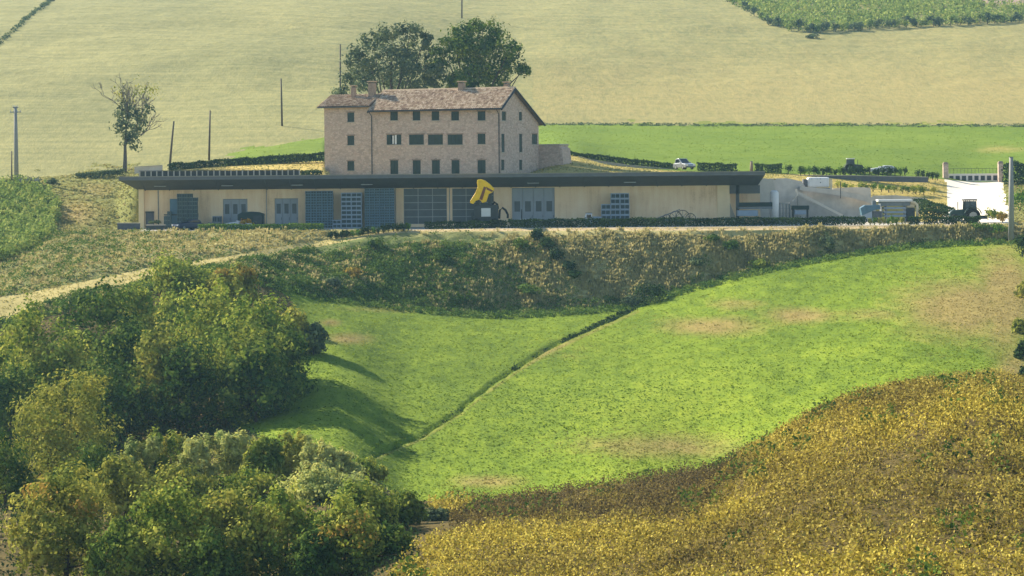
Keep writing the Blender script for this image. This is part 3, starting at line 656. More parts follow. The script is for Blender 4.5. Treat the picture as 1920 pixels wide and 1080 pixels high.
# ---- the farmhouse
ANG = math.radians(-25)
CORN = Vector((P(938, 260, 312).x, 312, 0)); LH, DH = 25.3, 11.7
HB = 5.3
hx = Vector((math.cos(ANG), math.sin(ANG), 0)); hy = Vector((-math.sin(ANG), math.cos(ANG), 0))
ORI = CORN - hx * LH
fh = thing('farmhouse', 'three-storey stone farmhouse with brown tiled roof above the winery', 'house', (ORI.x, ORI.y, 0), ANG)
HM = Matrix.Translation((ORI.x, ORI.y, 0)) @ Matrix.Rotation(ANG, 4, 'Z'); HI = HM.inverted()
def fpt(u, v): q = HI @ hit(u, v, ORI, hy); return q.x, q.z
def gpt(u, v): q = HI @ hit(u, v, CORN, hx); return q.y, q.z
SW = fpt(698, 260)[0]
EZ, WEZ = 14.62, 15.2
fh_holes_w, fh_holes_m, fh_holes_g, fh_holes_g2 = [], [], [], []
def frect(u, v, wp, hp):
    a, z = fpt(u, v); s = 68.0; return (a - wp / 2 / 13.6, a + wp / 2 / 13.6, z - hp / 2 / 14.7, z + hp / 2 / 14.7)
def grect(u, v, wp, hp):
    a, z = gpt(u, v); return (a - wp / 2 / 6.3, a + wp / 2 / 6.3, z - hp / 2 / 14.7, z + hp / 2 / 14.7)
WIN = []
for v in (219.8, 263.3, 311): WIN.append(('w', 'single', frect(657.7, v, 14, 18)))
for u in (739, 781, 816.6, 853.5, 903): WIN.append(('m', 'single', frect(u, 217.3, 15, 17)))
for k, u in enumerate((739, 781, 816.6, 853.5)): WIN.append(('m', 'open' if k == 0 else 'double', frect(u, 261.8, 29, 19)))
WIN.append(('m', 'single', frect(903, 260.5, 15, 19)))
for u in (739.5, 781.5, 817.5, 854.3, 903.2): WIN.append(('m', 'door', frect(u, 313.5, 15.5, 26)))
for u, v, wp, hp in ((945, 217.5, 8, 17), (976, 217.8, 6, 16), (943.3, 268, 6, 34), (976.5, 268, 6, 34), (943, 309, 6, 19), (976.5, 309, 6, 19)): WIN.append(('g', 'slit', grect(u, v, wp, hp)))
WIN.append(('h', 'single', grect(1002.5, 261, 10.5, 19)))
by = {k: [w_[2] for w_ in WIN if w_[0] == k] for k in 'wmgh'}
GM = Matrix.Translation((LH, 0, 0)) @ Matrix.Rotation(math.pi / 2, 4, 'Z')
YM = 8.38
mw = wall_holes(0, SW, HB, WEZ, by['w'], .25); mw.build('wall', 'stone_wall', fh)
wall_holes(SW, LH, HB, EZ, by['m'], .25, Matrix.Translation((0, -.04, 0))).build('wall', 'stone_wall', fh)
gm = wall_holes(0, YM, HB, EZ, by['g'], .25, GM); g2 = wall_holes(YM, DH, HB, 12.9, by['h'], .25, GM); gm.add(g2.v, g2.f)
gm.add([(LH, 0, EZ), (LH, 3.5, 17.1), (LH, YM, EZ)], [(0, 2, 1)]); gm.add([(LH, YM, 12.9), (LH, DH, 12.9), (LH, YM, EZ)], [(0, 1, 2)])
gm.build('gable_wall', 'stone_wall', fh)
m = MB(); m.box(.02, LH - .02, DH - .3, DH - .02, HB, 12.9); m.box(0, .3, .02, DH - .3, HB, WEZ); m.add([(0, 0, WEZ), (0, 3.2, 16.8), (0, DH, 13.2), (0, DH, HB), (0, 0, HB)], [(0, 1, 2, 3, 4)]); m.build('back_wall', 'stone_wall', fh)
m = MB(); m.add([(SW, .0, EZ), (SW, 3.5, 17.1), (SW, DH, 12.9), (SW, DH, HB), (SW, 0, HB)], [(0, 1, 2, 3, 4)]); m.build('inner_wall', 'stone_wall', fh)
for side, typ, (a, b, c, d) in WIN:
    Mx = GM if side in 'gh' else (Matrix.Translation((0, -.04, 0)) if side == 'm' else Matrix())
    def WB(name, mat, par, *bx):
        m = MB()
        for q in bx: m.box(*q, M=Mx)
        return m.build(name, mat, par)
    win = WB('door' if typ == 'door' else 'window', 'glass_dark', fh, (a - .02, b + .02, .2, .24, c, d))
    if typ != 'slit': WB('lintel', 'chimney_brick', win, (a - .12, b + .12, -.03, .0, d + .002, d + .16))
    if typ != 'door': WB('sill', 'concrete', win, (a - .1, b + .1, -.08, .1, c - .09, c - .002))
    t = .05
    if typ in ('single', 'door', 'slit'):
        mid = (a + b) / 2
        for (p, q) in ((a + .01, mid - .012), (mid + .012, b - .01)):
            sh = WB('shutter', 'green_shutter', win, (p, q, .07, .11, c + .01, d - .01))
        if typ == 'door':
            arc = [Vector((mid - (b - a) / 2 + (b - a) * i / 8, 0, d + .22 * math.sin(math.pi * i / 8))) for i in range(9)]
            m = MB(); vs = [Mx @ (p + Vector((0, -.012, 0))) for p in arc]; m.add(vs, [tuple(range(9))[::-1]]); m.build('arch_panel', 'green_shutter', win)
    elif typ == 'double':
        n = 4
        for k in range(n): WB('shutter', 'green_shutter', win, (a + (b - a) * k / n + .012, a + (b - a) * (k + 1) / n - .012, .05, .1, c + .01, d - .01))
    else:
        q = (b - a) / 4
        WB('shutter', 'green_shutter', win, (a + .01, a + q * 1.1, .02, .07, c + .01, d - .01)); WB('shutter', 'green_shutter', win, (b - q * 1.1, b - .01, .02, .07, c + .01, d - .01))
        WB('curtain', 'white_paint', win, (a + q * 1.45, a + q * 1.85, .12, .14, c + .1, d - .12)); WB('curtain', 'white_paint', win, (a + q * 2.1, a + q * 2.6, .12, .14, c + .05, d - .05))
        WB('window_frame', 'wood_pole', win, (a + q * 1.1, b - q * 1.1, .14, .18, c, c + .06), (a + q * 1.1, b - q * 1.1, .14, .18, d - .06, d))
# roofs: deck plus single barrel tiles
def slope(x0, x1, ye, ze, yr, zr, name='roof', thick=.16):
    L_ = math.hypot(yr - ye, zr - ze); ny, nz = -(zr - ze) / L_, (yr - ye) / L_
    if nz < 0: ny, nz = -ny, -nz
    m = MB(); m.add([(x0, ye, ze), (x1, ye, ze), (x1, yr, zr), (x0, yr, zr)] + [(x, y - ny * thick, z - nz * thick) for x, y, z in ((x0, ye, ze), (x1, ye, ze), (x1, yr, zr), (x0, yr, zr))],
                    [(0, 1, 2, 3), (7, 6, 5, 4), (0, 4, 5, 1), (1, 5, 6, 2), (2, 6, 7, 3), (3, 7, 4, 0)])
    rf = m.build(name, 'tile_base', fh)
    rng = np.random.default_rng(int(x1 * 10)); V, Q = [], []
    cols = int((x1 - x0) / .27); rows = int(L_ / .36)
    for i in range(cols + 1):
        for j in range(rows + 1):
            t0 = j / (rows + 1); t1 = (j + 1.18) / (rows + 1); xc = x0 + (x1 - x0) * (i + .5) / (cols + 1) + rng.normal() * .02
            o = len(V); lift = rng.uniform(.0, .03)
            for t, r, lf in ((t0, .145, .05 + lift), (min(t1, 1.01), .12, .0)):
                y = ye + (yr - ye) * t; z = ze + (zr - ze) * t
                for k in range(5):
                    an = math.pi * k / 4; dx = -math.cos(an) * r; hh = math.sin(an) * r * .8 + lf
                    V.append((xc + dx, y + ny * hh, z + nz * hh))
            Q += [(o + k, o + k + 1, o + k + 6, o + k + 5) for k in range(4)]
    tl = link('roof_tiles', np_mesh('roof_tiles', V, Q), rf, 'roof_tile'); tl['kind'] = 'stuff'
    return rf
R1 = slope(SW - .25, LH + .55, -.75, 14.55, 3.5, 17.25); slope(SW - .25, LH + .55, DH + .8, 12.75, 3.5, 17.25)
slope(-.75, SW - .27, -.55, 15.22, 3.2, 16.85); slope(-.75, SW - .27, DH + .5, 13.2, 3.2, 16.85)
m = MB(); m.tube([(SW - .25, 3.5, 17.3), (LH + .55, 3.5, 17.3)], .14, 8); m.build('ridge_cap', 'roof_tile', R1)
for (p, q) in (((LH + .56, -.75, 14.42), (LH + .56, 3.5, 17.12)), ((LH + .56, 3.5, 17.12), (LH + .56, DH + .8, 12.62)), ((SW - .26, -.75, 14.42), (SW - .26, 3.5, 17.12))):
    MB().tube([p, q], [.16, .16], 4).build('verge_board', 'dark_metal', R1)
MB().tube([(SW - .25, -.82, 14.5), (LH + .5, -.82, 14.5)], .08, 6).build('gutter', 'dark_metal', fh); MB().tube([(-.75, -.62, 15.16), (SW - .3, -.62, 15.16)], .08, 6).build('gutter', 'dark_metal', fh)
for x in (SW, LH - .12): MB().tube([(x, -.82, 14.45), (x, -.14, 13.9), (x, -.14, HB)], .06, 6).build('drainpipe', 'dark_metal', fh)
for u, v0, v1, Y, wd in ((866, 152, 172, 318, .95), (698, 152, 182, 322.5, 1.0), (663, 160, 184, 323.5, .7), (950, 153, 170, 316, .75)):
    q = HI @ P(u, v1 + 6, Y); zt = P(u, v0, Y).z
    wd *= .78; c = B('chimney', 'chimney_brick', fh, (q.x - wd / 2, q.x + wd / 2, q.y - wd / 2, q.y + wd / 2, q.z - 1, zt - .28), bevel=.02)
    B('chimney_cap', 'roof_tile', c, (q.x - wd / 2 - .12, q.x + wd / 2 + .12, q.y - wd / 2 - .12, q.y + wd / 2 + .12, zt - .14, zt), bevel=.03)
    B('chimney_vent', 'glass_dark', c, (q.x - wd / 2 + .1, q.x + wd / 2 - .1, q.y - wd / 2 + .1, q.y + wd / 2 - .1, zt - .278, zt - .142))
# stone annexe behind the gable
an = thing('stone_annexe', 'low square stone annexe with slanting buttress at the right end of the farmhouse', 'annexe', (ORI.x, ORI.y, 0), ANG)
ax0, ax1, ay0, ay1 = LH - 2.2, LH + 2.75, DH + .35, DH + 3.2
B('wall', 'stone_wall', an, (ax0, ax1, ay0, ay1, 5, 10.0)); B('coping', 'concrete', an, (ax0 - .1, ax1 + .1, ay0 - .1, ay1 + .1, 10.003, 10.18))
MB().prism([(ax1 - .01, 5.0), (ax1 + .9, 5.0), (ax1 + .55, 7.6), (ax1 + .3, 9.6), (ax1 - .01, 9.8)], ay0 + .05, ay1 - .05).build('buttress', 'stone_wall', an)

# ---- retaining wall, parapet and stair right of the winery
rw = thing('retaining_wall', 'long sloping concrete retaining wall rising beside the stair right of the winery', 'wall', P(1500, 410, 312))
def rp(u, v, Y): return P(u, v, Y) - rw.location
def strip_wall(name, mat, pts, Y0, Y1, zb, t=.35, parent=rw):
    m = MB(); n = len(pts)
    for k in range(n - 1):
        (u0, v0), (u1, v1) = pts[k], pts[k + 1]; a = rp(u0, v0, Y0 + (Y1 - Y0) * k / (n - 1)); b = rp(u1, v1, Y0 + (Y1 - Y0) * (k + 1) / (n - 1))
        za = zb if not hasattr(zb, '__len__') else zb[k]; zc = zb if not hasattr(zb, '__len__') else zb[k + 1]
        bz = -rw.location.z
        m.add([(a.x, a.y, za + bz), (b.x, b.y, zc + bz), (b.x, b.y, b.z), (a.x, a.y, a.z), (a.x, a.y + t, za + bz), (b.x, b.y + t, zc + bz), (b.x, b.y + t, b.z), (a.x, a.y + t, a.z)],
              [(0, 1, 2, 3), (5, 4, 7, 6), (3, 2, 6, 7), (0, 4, 5, 1)] + ([(0, 3, 7, 4)] if k == 0 else []) + ([(1, 5, 6, 2)] if k == n - 2 else []))
    return m.build(name, mat, parent)
strip_wall('wall_face', 'wall_concrete', [(1396, 338), (1440, 335), (1475, 334), (1503, 340), (1513, 355), (1560, 359), (1600, 363), (1642, 372)], 309, 317, -.2)
strip_wall('parapet', 'wall_concrete', [(1500, 349), (1560, 355), (1600, 362), (1643, 371)], 311.6, 315.6, [4.0, 3.4, 2.9, 2.0], .3)
strip_wall('block_wall', 'wall_concrete', [(1562, 353), (1608, 351), (1632, 352), (1633, 364)], 318.4, 319.5, 2.2, .4)
strip_wall('end_wall', 'wall_concrete', [(1636, 367), (1680, 366), (1738, 372)], 318.6, 320.6, 0.4, .3)
# stair flight with a raking parapet
st = MB(); a = P(1497, 364, 309.6) - rw.location; b = P(1580, 407, 307.0) - rw.location; N = 22
rk = MB(); rk.add([(a.x, a.y, a.z), (b.x, b.y, b.z), (b.x, b.y, b.z + .32), (a.x, a.y, a.z + .32), (a.x, a.y + .2, a.z), (b.x, b.y + .2, b.z), (b.x, b.y + .2, b.z + .32), (a.x, a.y + .2, a.z + .32)],
                  [(0, 1, 2, 3), (5, 4, 7, 6), (3, 2, 6, 7), (0, 4, 5, 1), (0, 3, 7, 4), (1, 5, 6, 2)])
rk.build('stair_parapet', 'pale_concrete', rw)
for i in range(N):
    t0, t1 = i / N, (i + 1) / N; xa = a.x + (b.x - a.x) * t0; xb = a.x + (b.x - a.x) * t1; zt = a.z + (b.z - a.z) * t1 - .05; ya = a.y + (b.y - a.y) * t0
    B('step', 'wall_concrete', rw, (xa, xb + .03, ya + .22, ya + 1.5, -rw.location.z, zt))
m = MB(); c0, c1, c2 = rp(1493, 355, 309), rp(1495, 366, 309), rp(1486, 377, 309); m.tube([c0, c1, c2], .11, 6); m.build('drain_spout', 'pale_concrete', rw)
m = MB(); m.tube([rp(1576, 372, 311), rp(1576, 340, 311)], .05, 6); m.build('lamp_post', 'dark_metal', rw)
# ------------------------------------------------------------------ gate, walls, poles
def gpost(u, v0, v1, Y, wpx, name, label):
    p = P(u, v1, Y); h = P(u, v0, Y).z - p.z; wd = wpx / F * Y
    t = thing(name, label, 'pillar', p)
    B('shaft', 'stone_wall', t, (-wd / 2, wd / 2, -wd / 2, wd / 2, -.4, h - .3), bevel=.02)
    MB().add([(-wd * .6, -wd * .6, h - .297), (wd * .6, -wd * .6, h - .297), (wd * .6, wd * .6, h - .297), (-wd * .6, wd * .6, h - .297), (-wd * .3, -wd * .3, h), (wd * .3, -wd * .3, h), (wd * .3, wd * .3, h), (-wd * .3, wd * .3, h)],
             [(3, 2, 1, 0), (4, 5, 6, 7), (0, 1, 5, 4), (1, 2, 6, 5), (2, 3, 7, 6), (3, 0, 4, 7)]).build('cap', 'chimney_brick', t)
    return t
gpost(1773, 304, 341, 345, 9.5, 'gate_pillar', 'stone gate pillar on the left side of the white driveway')
gpost(1876, 302, 337, 345, 9.0, 'gate_pillar', 'stone gate pillar on the right side of the white driveway beside the hedge')
p = P(1778, 341, 346.2); gt = thing('sliding_gate', 'low white gate with square dark openings across the top of the driveway', 'gate', p)
gw = (P(1872, 338, 346.2) - p).x; zt = P(1825, 325, 346.2).z - P(1825, 340, 346.2).z
B('top_rail', 'gate_white', gt, (0, gw, -.06, .06, zt - .28, zt), bevel=.01); B('bottom_rail', 'gate_white', gt, (0, gw, -.06, .06, .05, .16))
for k in range(9):
    x = gw * k / 8; B('stile', 'gate_white', gt, (x - .14, x + .14, -.05, .05, .163, zt - .283)); 
    if k < 8: B('infill_panel', 'dark_metal', gt, (x + .143, x + gw / 8 - .143, -.02, .02, .163, zt - .283))
m = MB()
for k in range(14): m.tube([(gw * (k + .5) / 14, 0, zt), (gw * (k + .5) / 14, 0, zt + .75)], .018, 4)
m.tube([(0, 0, zt + .72), (gw, 0, zt + .72)], .02, 4); m.build('railing_bars', 'dark_metal', gt)

def pole(name, label, u, v0, v1, Y, r, mat, lean=0, arms=(), cat='pole', lampv=False):
    p = P(u, v1, Y); q = P(u + lean, v0, Y) - p
    t = thing(name, label, cat, p)
    MB().tube([(0, 0, -.5), q * .5, q], [r * 1.15, r, r * .72], 10).build('shaft', mat, t, smooth=True)
    for f, ln in arms:
        c = q * f; a = B('crossarm', 'steel_grey', t, (c.x - ln / 2, c.x + ln / 2, -.06, .06, c.z - .06, c.z + .06))
        for s in (-.45, -.15, .15, .45): MB().tube([(c.x + s * ln, 0, c.z + .06), (c.x + s * ln, 0, c.z + .28)], [.05, .035], 6).build('insulator', 'white_paint', a)
    if not arms: B('cap', 'steel_grey', t, (q.x - r * .75, q.x + r * .75, -r * .75, r * .75, q.z + .003, q.z + .06))
    return t
pole('utility_pole', 'tall concrete utility pole with short crossarm near the left edge', 31, 200, 345, 328, .27, 'concrete_pole', -2, ((.93, 1.5), (.99, .7)))
pole('wooden_post', 'short thin post just left of the tall concrete utility pole', 22, 284, 352, 322, .09, 'wood_pole')
pole('wooden_pole', 'leaning wooden pole just left of the upper hedge', 318, 228, 308, 334, .14, 'wood_pole', 8)
pole('wooden_pole', 'upright wooden pole at the middle of the hedge left of the farmhouse', 392, 208, 294, 336, .13, 'wood_pole', 2)
pole('wooden_pole', 'wooden pole alone on the grass hill left of the farmhouse', 529, 148, 238, 372, .14, 'wood_pole', -2)
pole('wooden_pole', 'wooden pole standing behind the left roof of the farmhouse', 638, 84, 232, 352, .12, 'wood_pole')
pole('wooden_pole', 'thin pole on the far hill cut by the top edge above the trees', 866, -60, 60, 560, .17, 'wood_pole')
pole('concrete_utility_pole', 'thick grey concrete pole on the grass at the far right beside the driveway', 1896, 295, 446, 283.5, .30, 'concrete_pole')
pole('brick_post', 'short brick post between the hedges at the back of the terrace', 1409, 303, 322, 336, .22, 'chimney_brick', cat='post')
def lowwall(name, label, pts, Y, h, mat, t=.4, cat='wall'):
    """pts: ground line seen from here as (u, v); the wall stands on it"""
    o = thing(name, label, cat, P(*pts[0], Y)); m = MB(); n = len(pts); W_ = [P(u, v, Y) - o.location for u, v in pts]
    for a, b in zip(W_[:-1], W_[1:]):
        m.add([(a.x, 0, a.z - .6), (b.x, 0, b.z - .6), (b.x, 0, b.z + h), (a.x, 0, a.z + h), (a.x, t, a.z - .6), (b.x, t, b.z - .6), (b.x, t, b.z + h), (a.x, t, a.z + h)],
              [(0, 1, 2, 3), (5, 4, 7, 6), (3, 2, 6, 7), (0, 4, 5, 1), (0, 3, 7, 4), (1, 5, 6, 2)])
    m.build('wall_face', mat, o)
    c = MB()
    for a, b in zip(W_[:-1], W_[1:]):
        c.add([(a.x, -.05, a.z + h + .003), (b.x, -.05, b.z + h + .003), (b.x, -.05, b.z + h + .09), (a.x, -.05, a.z + h + .09), (a.x, t + .05, a.z + h + .003), (b.x, t + .05, b.z + h + .003), (b.x, t + .05, b.z + h + .09), (a.x, t + .05, a.z + h + .09)],
              [(0, 1, 2, 3), (5, 4, 7, 6), (3, 2, 6, 7), (0, 4, 5, 1), (0, 3, 7, 4), (1, 5, 6, 2)])
    c.build('coping', 'concrete', o); return o
lowwall('field_wall', 'low grey wall at the foot of the hill by the left utility pole', [(-40, 351), (20, 350), (72, 347)], 323.5, .85, 'wall_concrete')
lowwall('garden_wall', 'short grey garden wall beside the bare tree above the roof corner', [(252, 327), (304, 324)], 330, .95, 'wall_concrete')
lowwall('courtyard_wall', 'low dark wall closing the left end of the courtyard', [(220, 431), (262, 431)], 294, .75, 'tarp')
lowwall('kerb_wall', 'long low dark wall below the row of round bushes on the terrace', [(1440, 331), (1600, 331), (1740, 334)], 332.6, .1, 'tarp')
lowwall('kerb_wall', 'low sloping pale wall along the edge between terrace and meadow', [(1085, 296), (1110, 303), (1180, 313), (1265, 321)], 337.5, .2, 'concrete')

# ------------------------------------------------------------------ hedges and bushes
def hseg(name, label, u0, v0, u1, v1, Y, hpx, wd, mat, seed, dens=150, size=.15, Y1=None):
    return hedge(name, label, P(u0, v0, Y), P(u1, v1, Y1 or Y), hpx / F * Y, wd, mat, dens, size, seed)
hseg('box_hedge', 'low green hedge on the courtyard edge before the two grey door sets', 372, 431, 607, 430, 290.2, 9.5, .9, 'hedge_bright', 1, 190, .13)
hseg('dark_hedge', 'dark hedge rising to the right under the yellow harvester', 797, 429, 950, 426, 290.6, 11, 1.0, 'hedge_leaf', 2)
hseg('dark_hedge', 'long dark hedge in front of the four grey door leaves and pale wall', 953, 426, 1285, 423.5, 290.6, 13.5, 1.1, 'hedge_leaf', 3)
hseg('dark_hedge', 'long dark hedge in front of the shaded end of the winery and stair', 1288, 423.5, 1622, 420.5, 290.6, 12.5, 1.1, 'hedge_leaf', 4)
hseg('dark_hedge', 'short clipped hedge block between yellow bushes and tractor hedge', 1703, 421, 1725, 420, 290.6, 13, 1.0, 'hedge_leaf', 5)
hseg('dark_hedge', 'dark clipped hedge in front of the green tractor', 1731, 421, 1838, 420, 290.4, 13, 1.1, 'hedge_leaf', 6)
hseg('upper_hedge', 'long hedge climbing from the garden wall to the farmhouse corner', 316, 322, 608, 300, 331.0, 13, 1.3, 'hedge_leaf', 7, 120, .2)
hseg('upper_hedge', 'dark hedge running down from the annexe towards the parked car', 1068, 296, 1262, 318, 338.5, 10, 1.1, 'hedge_leaf', 8, 110, .18)
hseg('upper_hedge', 'dark hedge right of the parked car at the back of the terrace', 1308, 322, 1381, 323, 337, 14, 1.1, 'hedge_leaf', 9, 110, .18)
hseg('upper_hedge', 'dark hedge between the brick post and the single round bush', 1416, 324, 1466, 325, 336, 15, 1.1, 'hedge_leaf', 10, 110, .18)
hseg('raking_hedge', 'dark hedge running diagonally down to the green tractor', 1718, 386, 1784, 404, 311, 13, 1.2, 'hedge_leaf', 11, 130, .16, 303)
hseg('gate_hedge', 'dark tall hedge right of the gate at the right edge', 1884, 352, 2050, 346, 340, 44, 2.6, 'hedge_leaf', 12, 60, .25)
hseg('field_hedge', 'ragged low hedge at the hill foot left of the bare tree', 142, 336, 232, 326, 331, 8, 1.2, 'leaf_grey', 13, 110, .2)
hseg('roof_hedge', 'small dark shrubbery on the roof terrace touching the farmhouse', 565, 330, 604, 330, 306, 8, 1.0, 'hedge_leaf', 14, 110, .2)
hseg('yard_hedge', 'shaded hedge behind the dark tank near the machinery', 1724, 408, 1790, 410, 300, 14, 1.2, 'hedge_leaf', 15, 110, .18)
k = 0
def bushrow(name, what, pts, n, Y, hpx, wpx, mat, group, cat='bush', Y1=None, jit=.1, nleaf=260, size=.14, ground=False):
    rng = np.random.default_rng(len(what)); pl = np.array(pts, float); s = np.linspace(0, 1, len(pl))
    for i in range(n):
        t = (i + .5) / n + rng.normal() * jit / n; u = np.interp(t, s, pl[:, 0]); v = np.interp(t, s, pl[:, 1]); y = Y + ((Y1 or Y) - Y) * t
        f = rng.uniform(.82, 1.15)
        loc = P(u, v, y)
        if ground: loc.z = gz(loc.x, y)
        mm = mat if isinstance(mat, str) else mat[rng.integers(len(mat))]
        bush(name, what % (ORD[i] + ' from the left'), cat, loc, hpx / F * y * f, wpx / F * y * f, mm, nleaf, size, i + len(what), group)
bushrow('small_bush', '%s of the small round bushes lining the track below the stacks', [(614, 451), (660, 445), (700, 440), (740, 435), (768, 433)], 17, 286.6, 16, 12, ('hedge_bright', 'hedge_leaf', 'hedge_leaf'), 'bushes lining the track', Y1=288.3, ground=True, nleaf=340)
bushrow('yellow_bush', '%s of the yellowish bushes between hedges below the white machinery', [(1628, 422), (1695, 421)], 8, 290.6, 15, 9.5, ('leaf_yellow', 'hedge_bright'), 'yellowish bushes on the courtyard edge')
bushrow('terrace_bush', '%s of the clipped bushes along the upper terrace wall', [(1497, 328.5), (1700, 331)], 25, 333.6, 18, 13, ('hedge_bright', 'hedge_leaf', 'hedge_leaf'), 'clipped bushes along the upper terrace')
bushrow('terrace_bush', '%s of the dark bushes just left of the gate pillar', [(1716, 334), (1762, 337)], 5, 339, 15, 11, 'hedge_leaf', 'dark bushes beside the gate pillar')
bush('round_bush', 'single round dark bush on the terrace between hedge and bush row', 'bush', P(1478, 326, 334.5), 1.25, 1.2, 'hedge_leaf', 420, .14, 77)
bushrow('slope_bush', '%s of the bushes on the dry grass above the white machinery', [(1566, 353), (1630, 357), (1700, 362), (1735, 364)], 15, 322, 15, 16, ('hedge_bright', 'leaf_mid'), 'bushes on the dry grass slope', Y1=327)
bush('slope_bush', 'lone small bush on dry grass between bush row and driveway', 'bush', P(1751, 363, 328), 1.0, 1.1, 'leaf_yellow', 300, .13, 78)
for i, (u, v, wd, h, mt, lab) in enumerate([(60, 352, 2.6, 1.5, 'leaf_grey', 'grey shrub at the right end of the field wall'), (96, 349, 1.3, 1.1, 'leaf_grey', 'small dark shrub between field wall and ragged hedge'),
        (1862, 412, 2.0, 1.3, 'leaf_mid', 'low leafy shrub at the foot of the driveway behind the tractor'), (1880, 415, 1.4, 1.0, 'leaf_orange', 'reddish small shrub at the foot of the driveway by the pole'),
        (1912, 395, 3.2, 2.6, 'hedge_bright', 'green shrub behind the thick concrete pole at the right edge'), (1835, 432, 2.8, .9, 'weed_green', 'spreading green weeds below the tractor hedge'),
        (1870, 436, 2.6, 1.0, 'hedge_bright', 'bright weeds just left of the concrete pole foot'), (1918, 482, 1.8, 2.6, 'hedge_leaf', 'dark shrub at the right edge below the concrete pole')]):
    Y = {60: 324, 96: 326, 1862: 293, 1880: 292, 1912: 296, 1835: 286.5, 1870: 286, 1918: 270}[u]
    bush('shrub', lab, 'shrub', P(u, v, Y), h, wd, mt, 700, .2, i + 40)

# ------------------------------------------------------------------ crates, machines, vehicles in the courtyard
def crate_mesh(w_, d, h, mat):
    m = MB(); t = .03
    m.box(-w_ / 2 + t, w_ / 2 - t, -d / 2 + t, d / 2 - t, 0, h * .86)
    for z0, z1 in ((.0, h * .14), (h * .80, h * .97)): m.box(-w_ / 2, w_ / 2, -d / 2, d / 2, z0, z1)
    for x in (-w_ / 2 + .03, 0, w_ / 2 - .03): m.box(x - .03, x + .03, -d / 2 + .002, d / 2 - .002, h * .14, h * .8)
    me = bpy.data.meshes.new('crate'); me.from_pydata(m.v, [], m.f); me.update(); me.materials.append(MATS['dark_crate_rim' if mat == 'dark_crate' else mat]); me.materials.append(MATS['dark_crate'])
    for p_ in list(me.polygons)[:6]: p_.material_index = 1
    return me
def stack(name, what, u0, u1, v0, Y, cols, rows, mat, group, zbase=0.0, heights=None, cat='crate'):
    xa, xb = P(u0, 400, Y).x, P(u1, 400, Y).x; top = P((u0 + u1) / 2, v0, Y).z
    w_ = (xb - xa) / cols; h = (top - zbase) / rows; me = crate_mesh(w_ * .97, w_ * .97 if w_ > .9 else .8, h, mat); rng = random.Random(len(what))
    for c in range(cols):
        for r in range((heights or [rows] * cols)[c]):
            o = link(name, me); o.location = (xa + w_ * (c + .5) + rng.uniform(-.015, .015), Y + rng.uniform(-.05, .05), zbase + r * h); o.rotation_euler[2] = rng.uniform(-.03, .03)
            tag(o, '%s, %s layer up, %s column from left' % (what, ORD[r], ORD[c]), cat, group)
stack('plastic_crate', 'blue-grey crate right of second grey doors', 573, 625, 358, 298.6, 5, 14, 'blue_crate', 'crates stacked right of the doors')
stack('plastic_crate', 'blue-grey crate left of glazed bay', 684, 740, 353, 298.4, 6, 15, 'blue_crate', 'crates stacked left of the glazed bay')
stack('pallet_bin', 'pale bin between two crate stacks', 640, 679, 361, 298.2, 2, 8, 'pale_crate', 'pale bins between the crate walls', heights=[8, 8], cat='bin')
stack('pallet_bin', 'pale bin in low pile beside taller bins', 624, 640, 412, 297.6, 1, 2, 'pale_crate', 'low pile of pale bins', cat='bin')
stack('pallet_bin', 'blue-white bin against the bare wall', 1127, 1180, 362, 298.2, 3, 6, 'pale_crate', 'bins stacked against the bare wall', heights=[4, 6, 6], cat='bin')
stack('dark_crate', 'dark crate in tallest left corner stack', 333, 371, 363, 297.6, 4, 9, 'dark_crate', 'dark crates by the left corner', heights=[9, 9, 9, 8])
stack('pallet_bin', 'grey bin left of first grey doors', 390, 416, 405, 298.4, 3, 2, 'steel_grey', 'low grey bins', heights=[1, 2, 2], cat='bin')
stack('dark_crate', 'dark crate in pile beside blue cabinet', 308, 321, 396, 297.2, 2, 4, 'dark_crate', 'stepped pile of dark crates', heights=[3, 4])
cb = thing('cabinet', 'tall blue-grey metal cabinet beside the dark crate stack', 'cabinet', (P(327, 400, 298).x, 298, 0)); cw = 7.6 / F * 298; ch = P(327, 373, 298).z
B('body', 'cabinet_blue', cb, (-cw, cw, -.4, .4, 0, ch), bevel=.02); B('door', 'cabinet_blue', cb, (-cw + .03, -.01, -.43, -.403, .05, ch - .05)); B('door', 'cabinet_blue', cb, (.01, cw - .03, -.43, -.403, .05, ch - .05))
B('shelf_bar', 'dark_metal', cb, (-cw - .7, cw, -.5, -.44, ch * .46, ch * .5))
tr = thing('trough_planter', 'low pale trough with dark sides at the left corner of the courtyard', 'planter', (P(292, 428, 294).x, 294, 0))
MB().prism([(-1.0, 0.05), (.95, 0.05), (1.1, .55), (-1.1, .55)], -.4, .4).build('tub', 'dark_metal', tr); B('rim', 'concrete', tr, (-1.15, 1.15, -.45, .45, .553, .65), bevel=.02); B('foot', 'dark_metal', tr, (-.8, -.6, -.3, .3, -.02, .05)); B('foot', 'dark_metal', tr, (.6, .8, -.3, .3, -.02, .05))
foliage('sacking', [(-.4, 0, .95, .5, .3, .22), (.3, 0, 1.0, .4, .3, .25)], 160, .2, 'leaf_grey', np.random.default_rng(3), tr)
bn = thing('notice_board', 'pale board with dark top bar on the wall by the left corner pillar', 'board', (P(281, 405, 299.9).x, 299.9, 0))
B('panel', 'tarp', bn, (-.5, .5, -.05, .03, .3, 1.95)); B('top_bar', 'dark_metal', bn, (-.52, .52, -.09, .03, 1.953, 2.15))

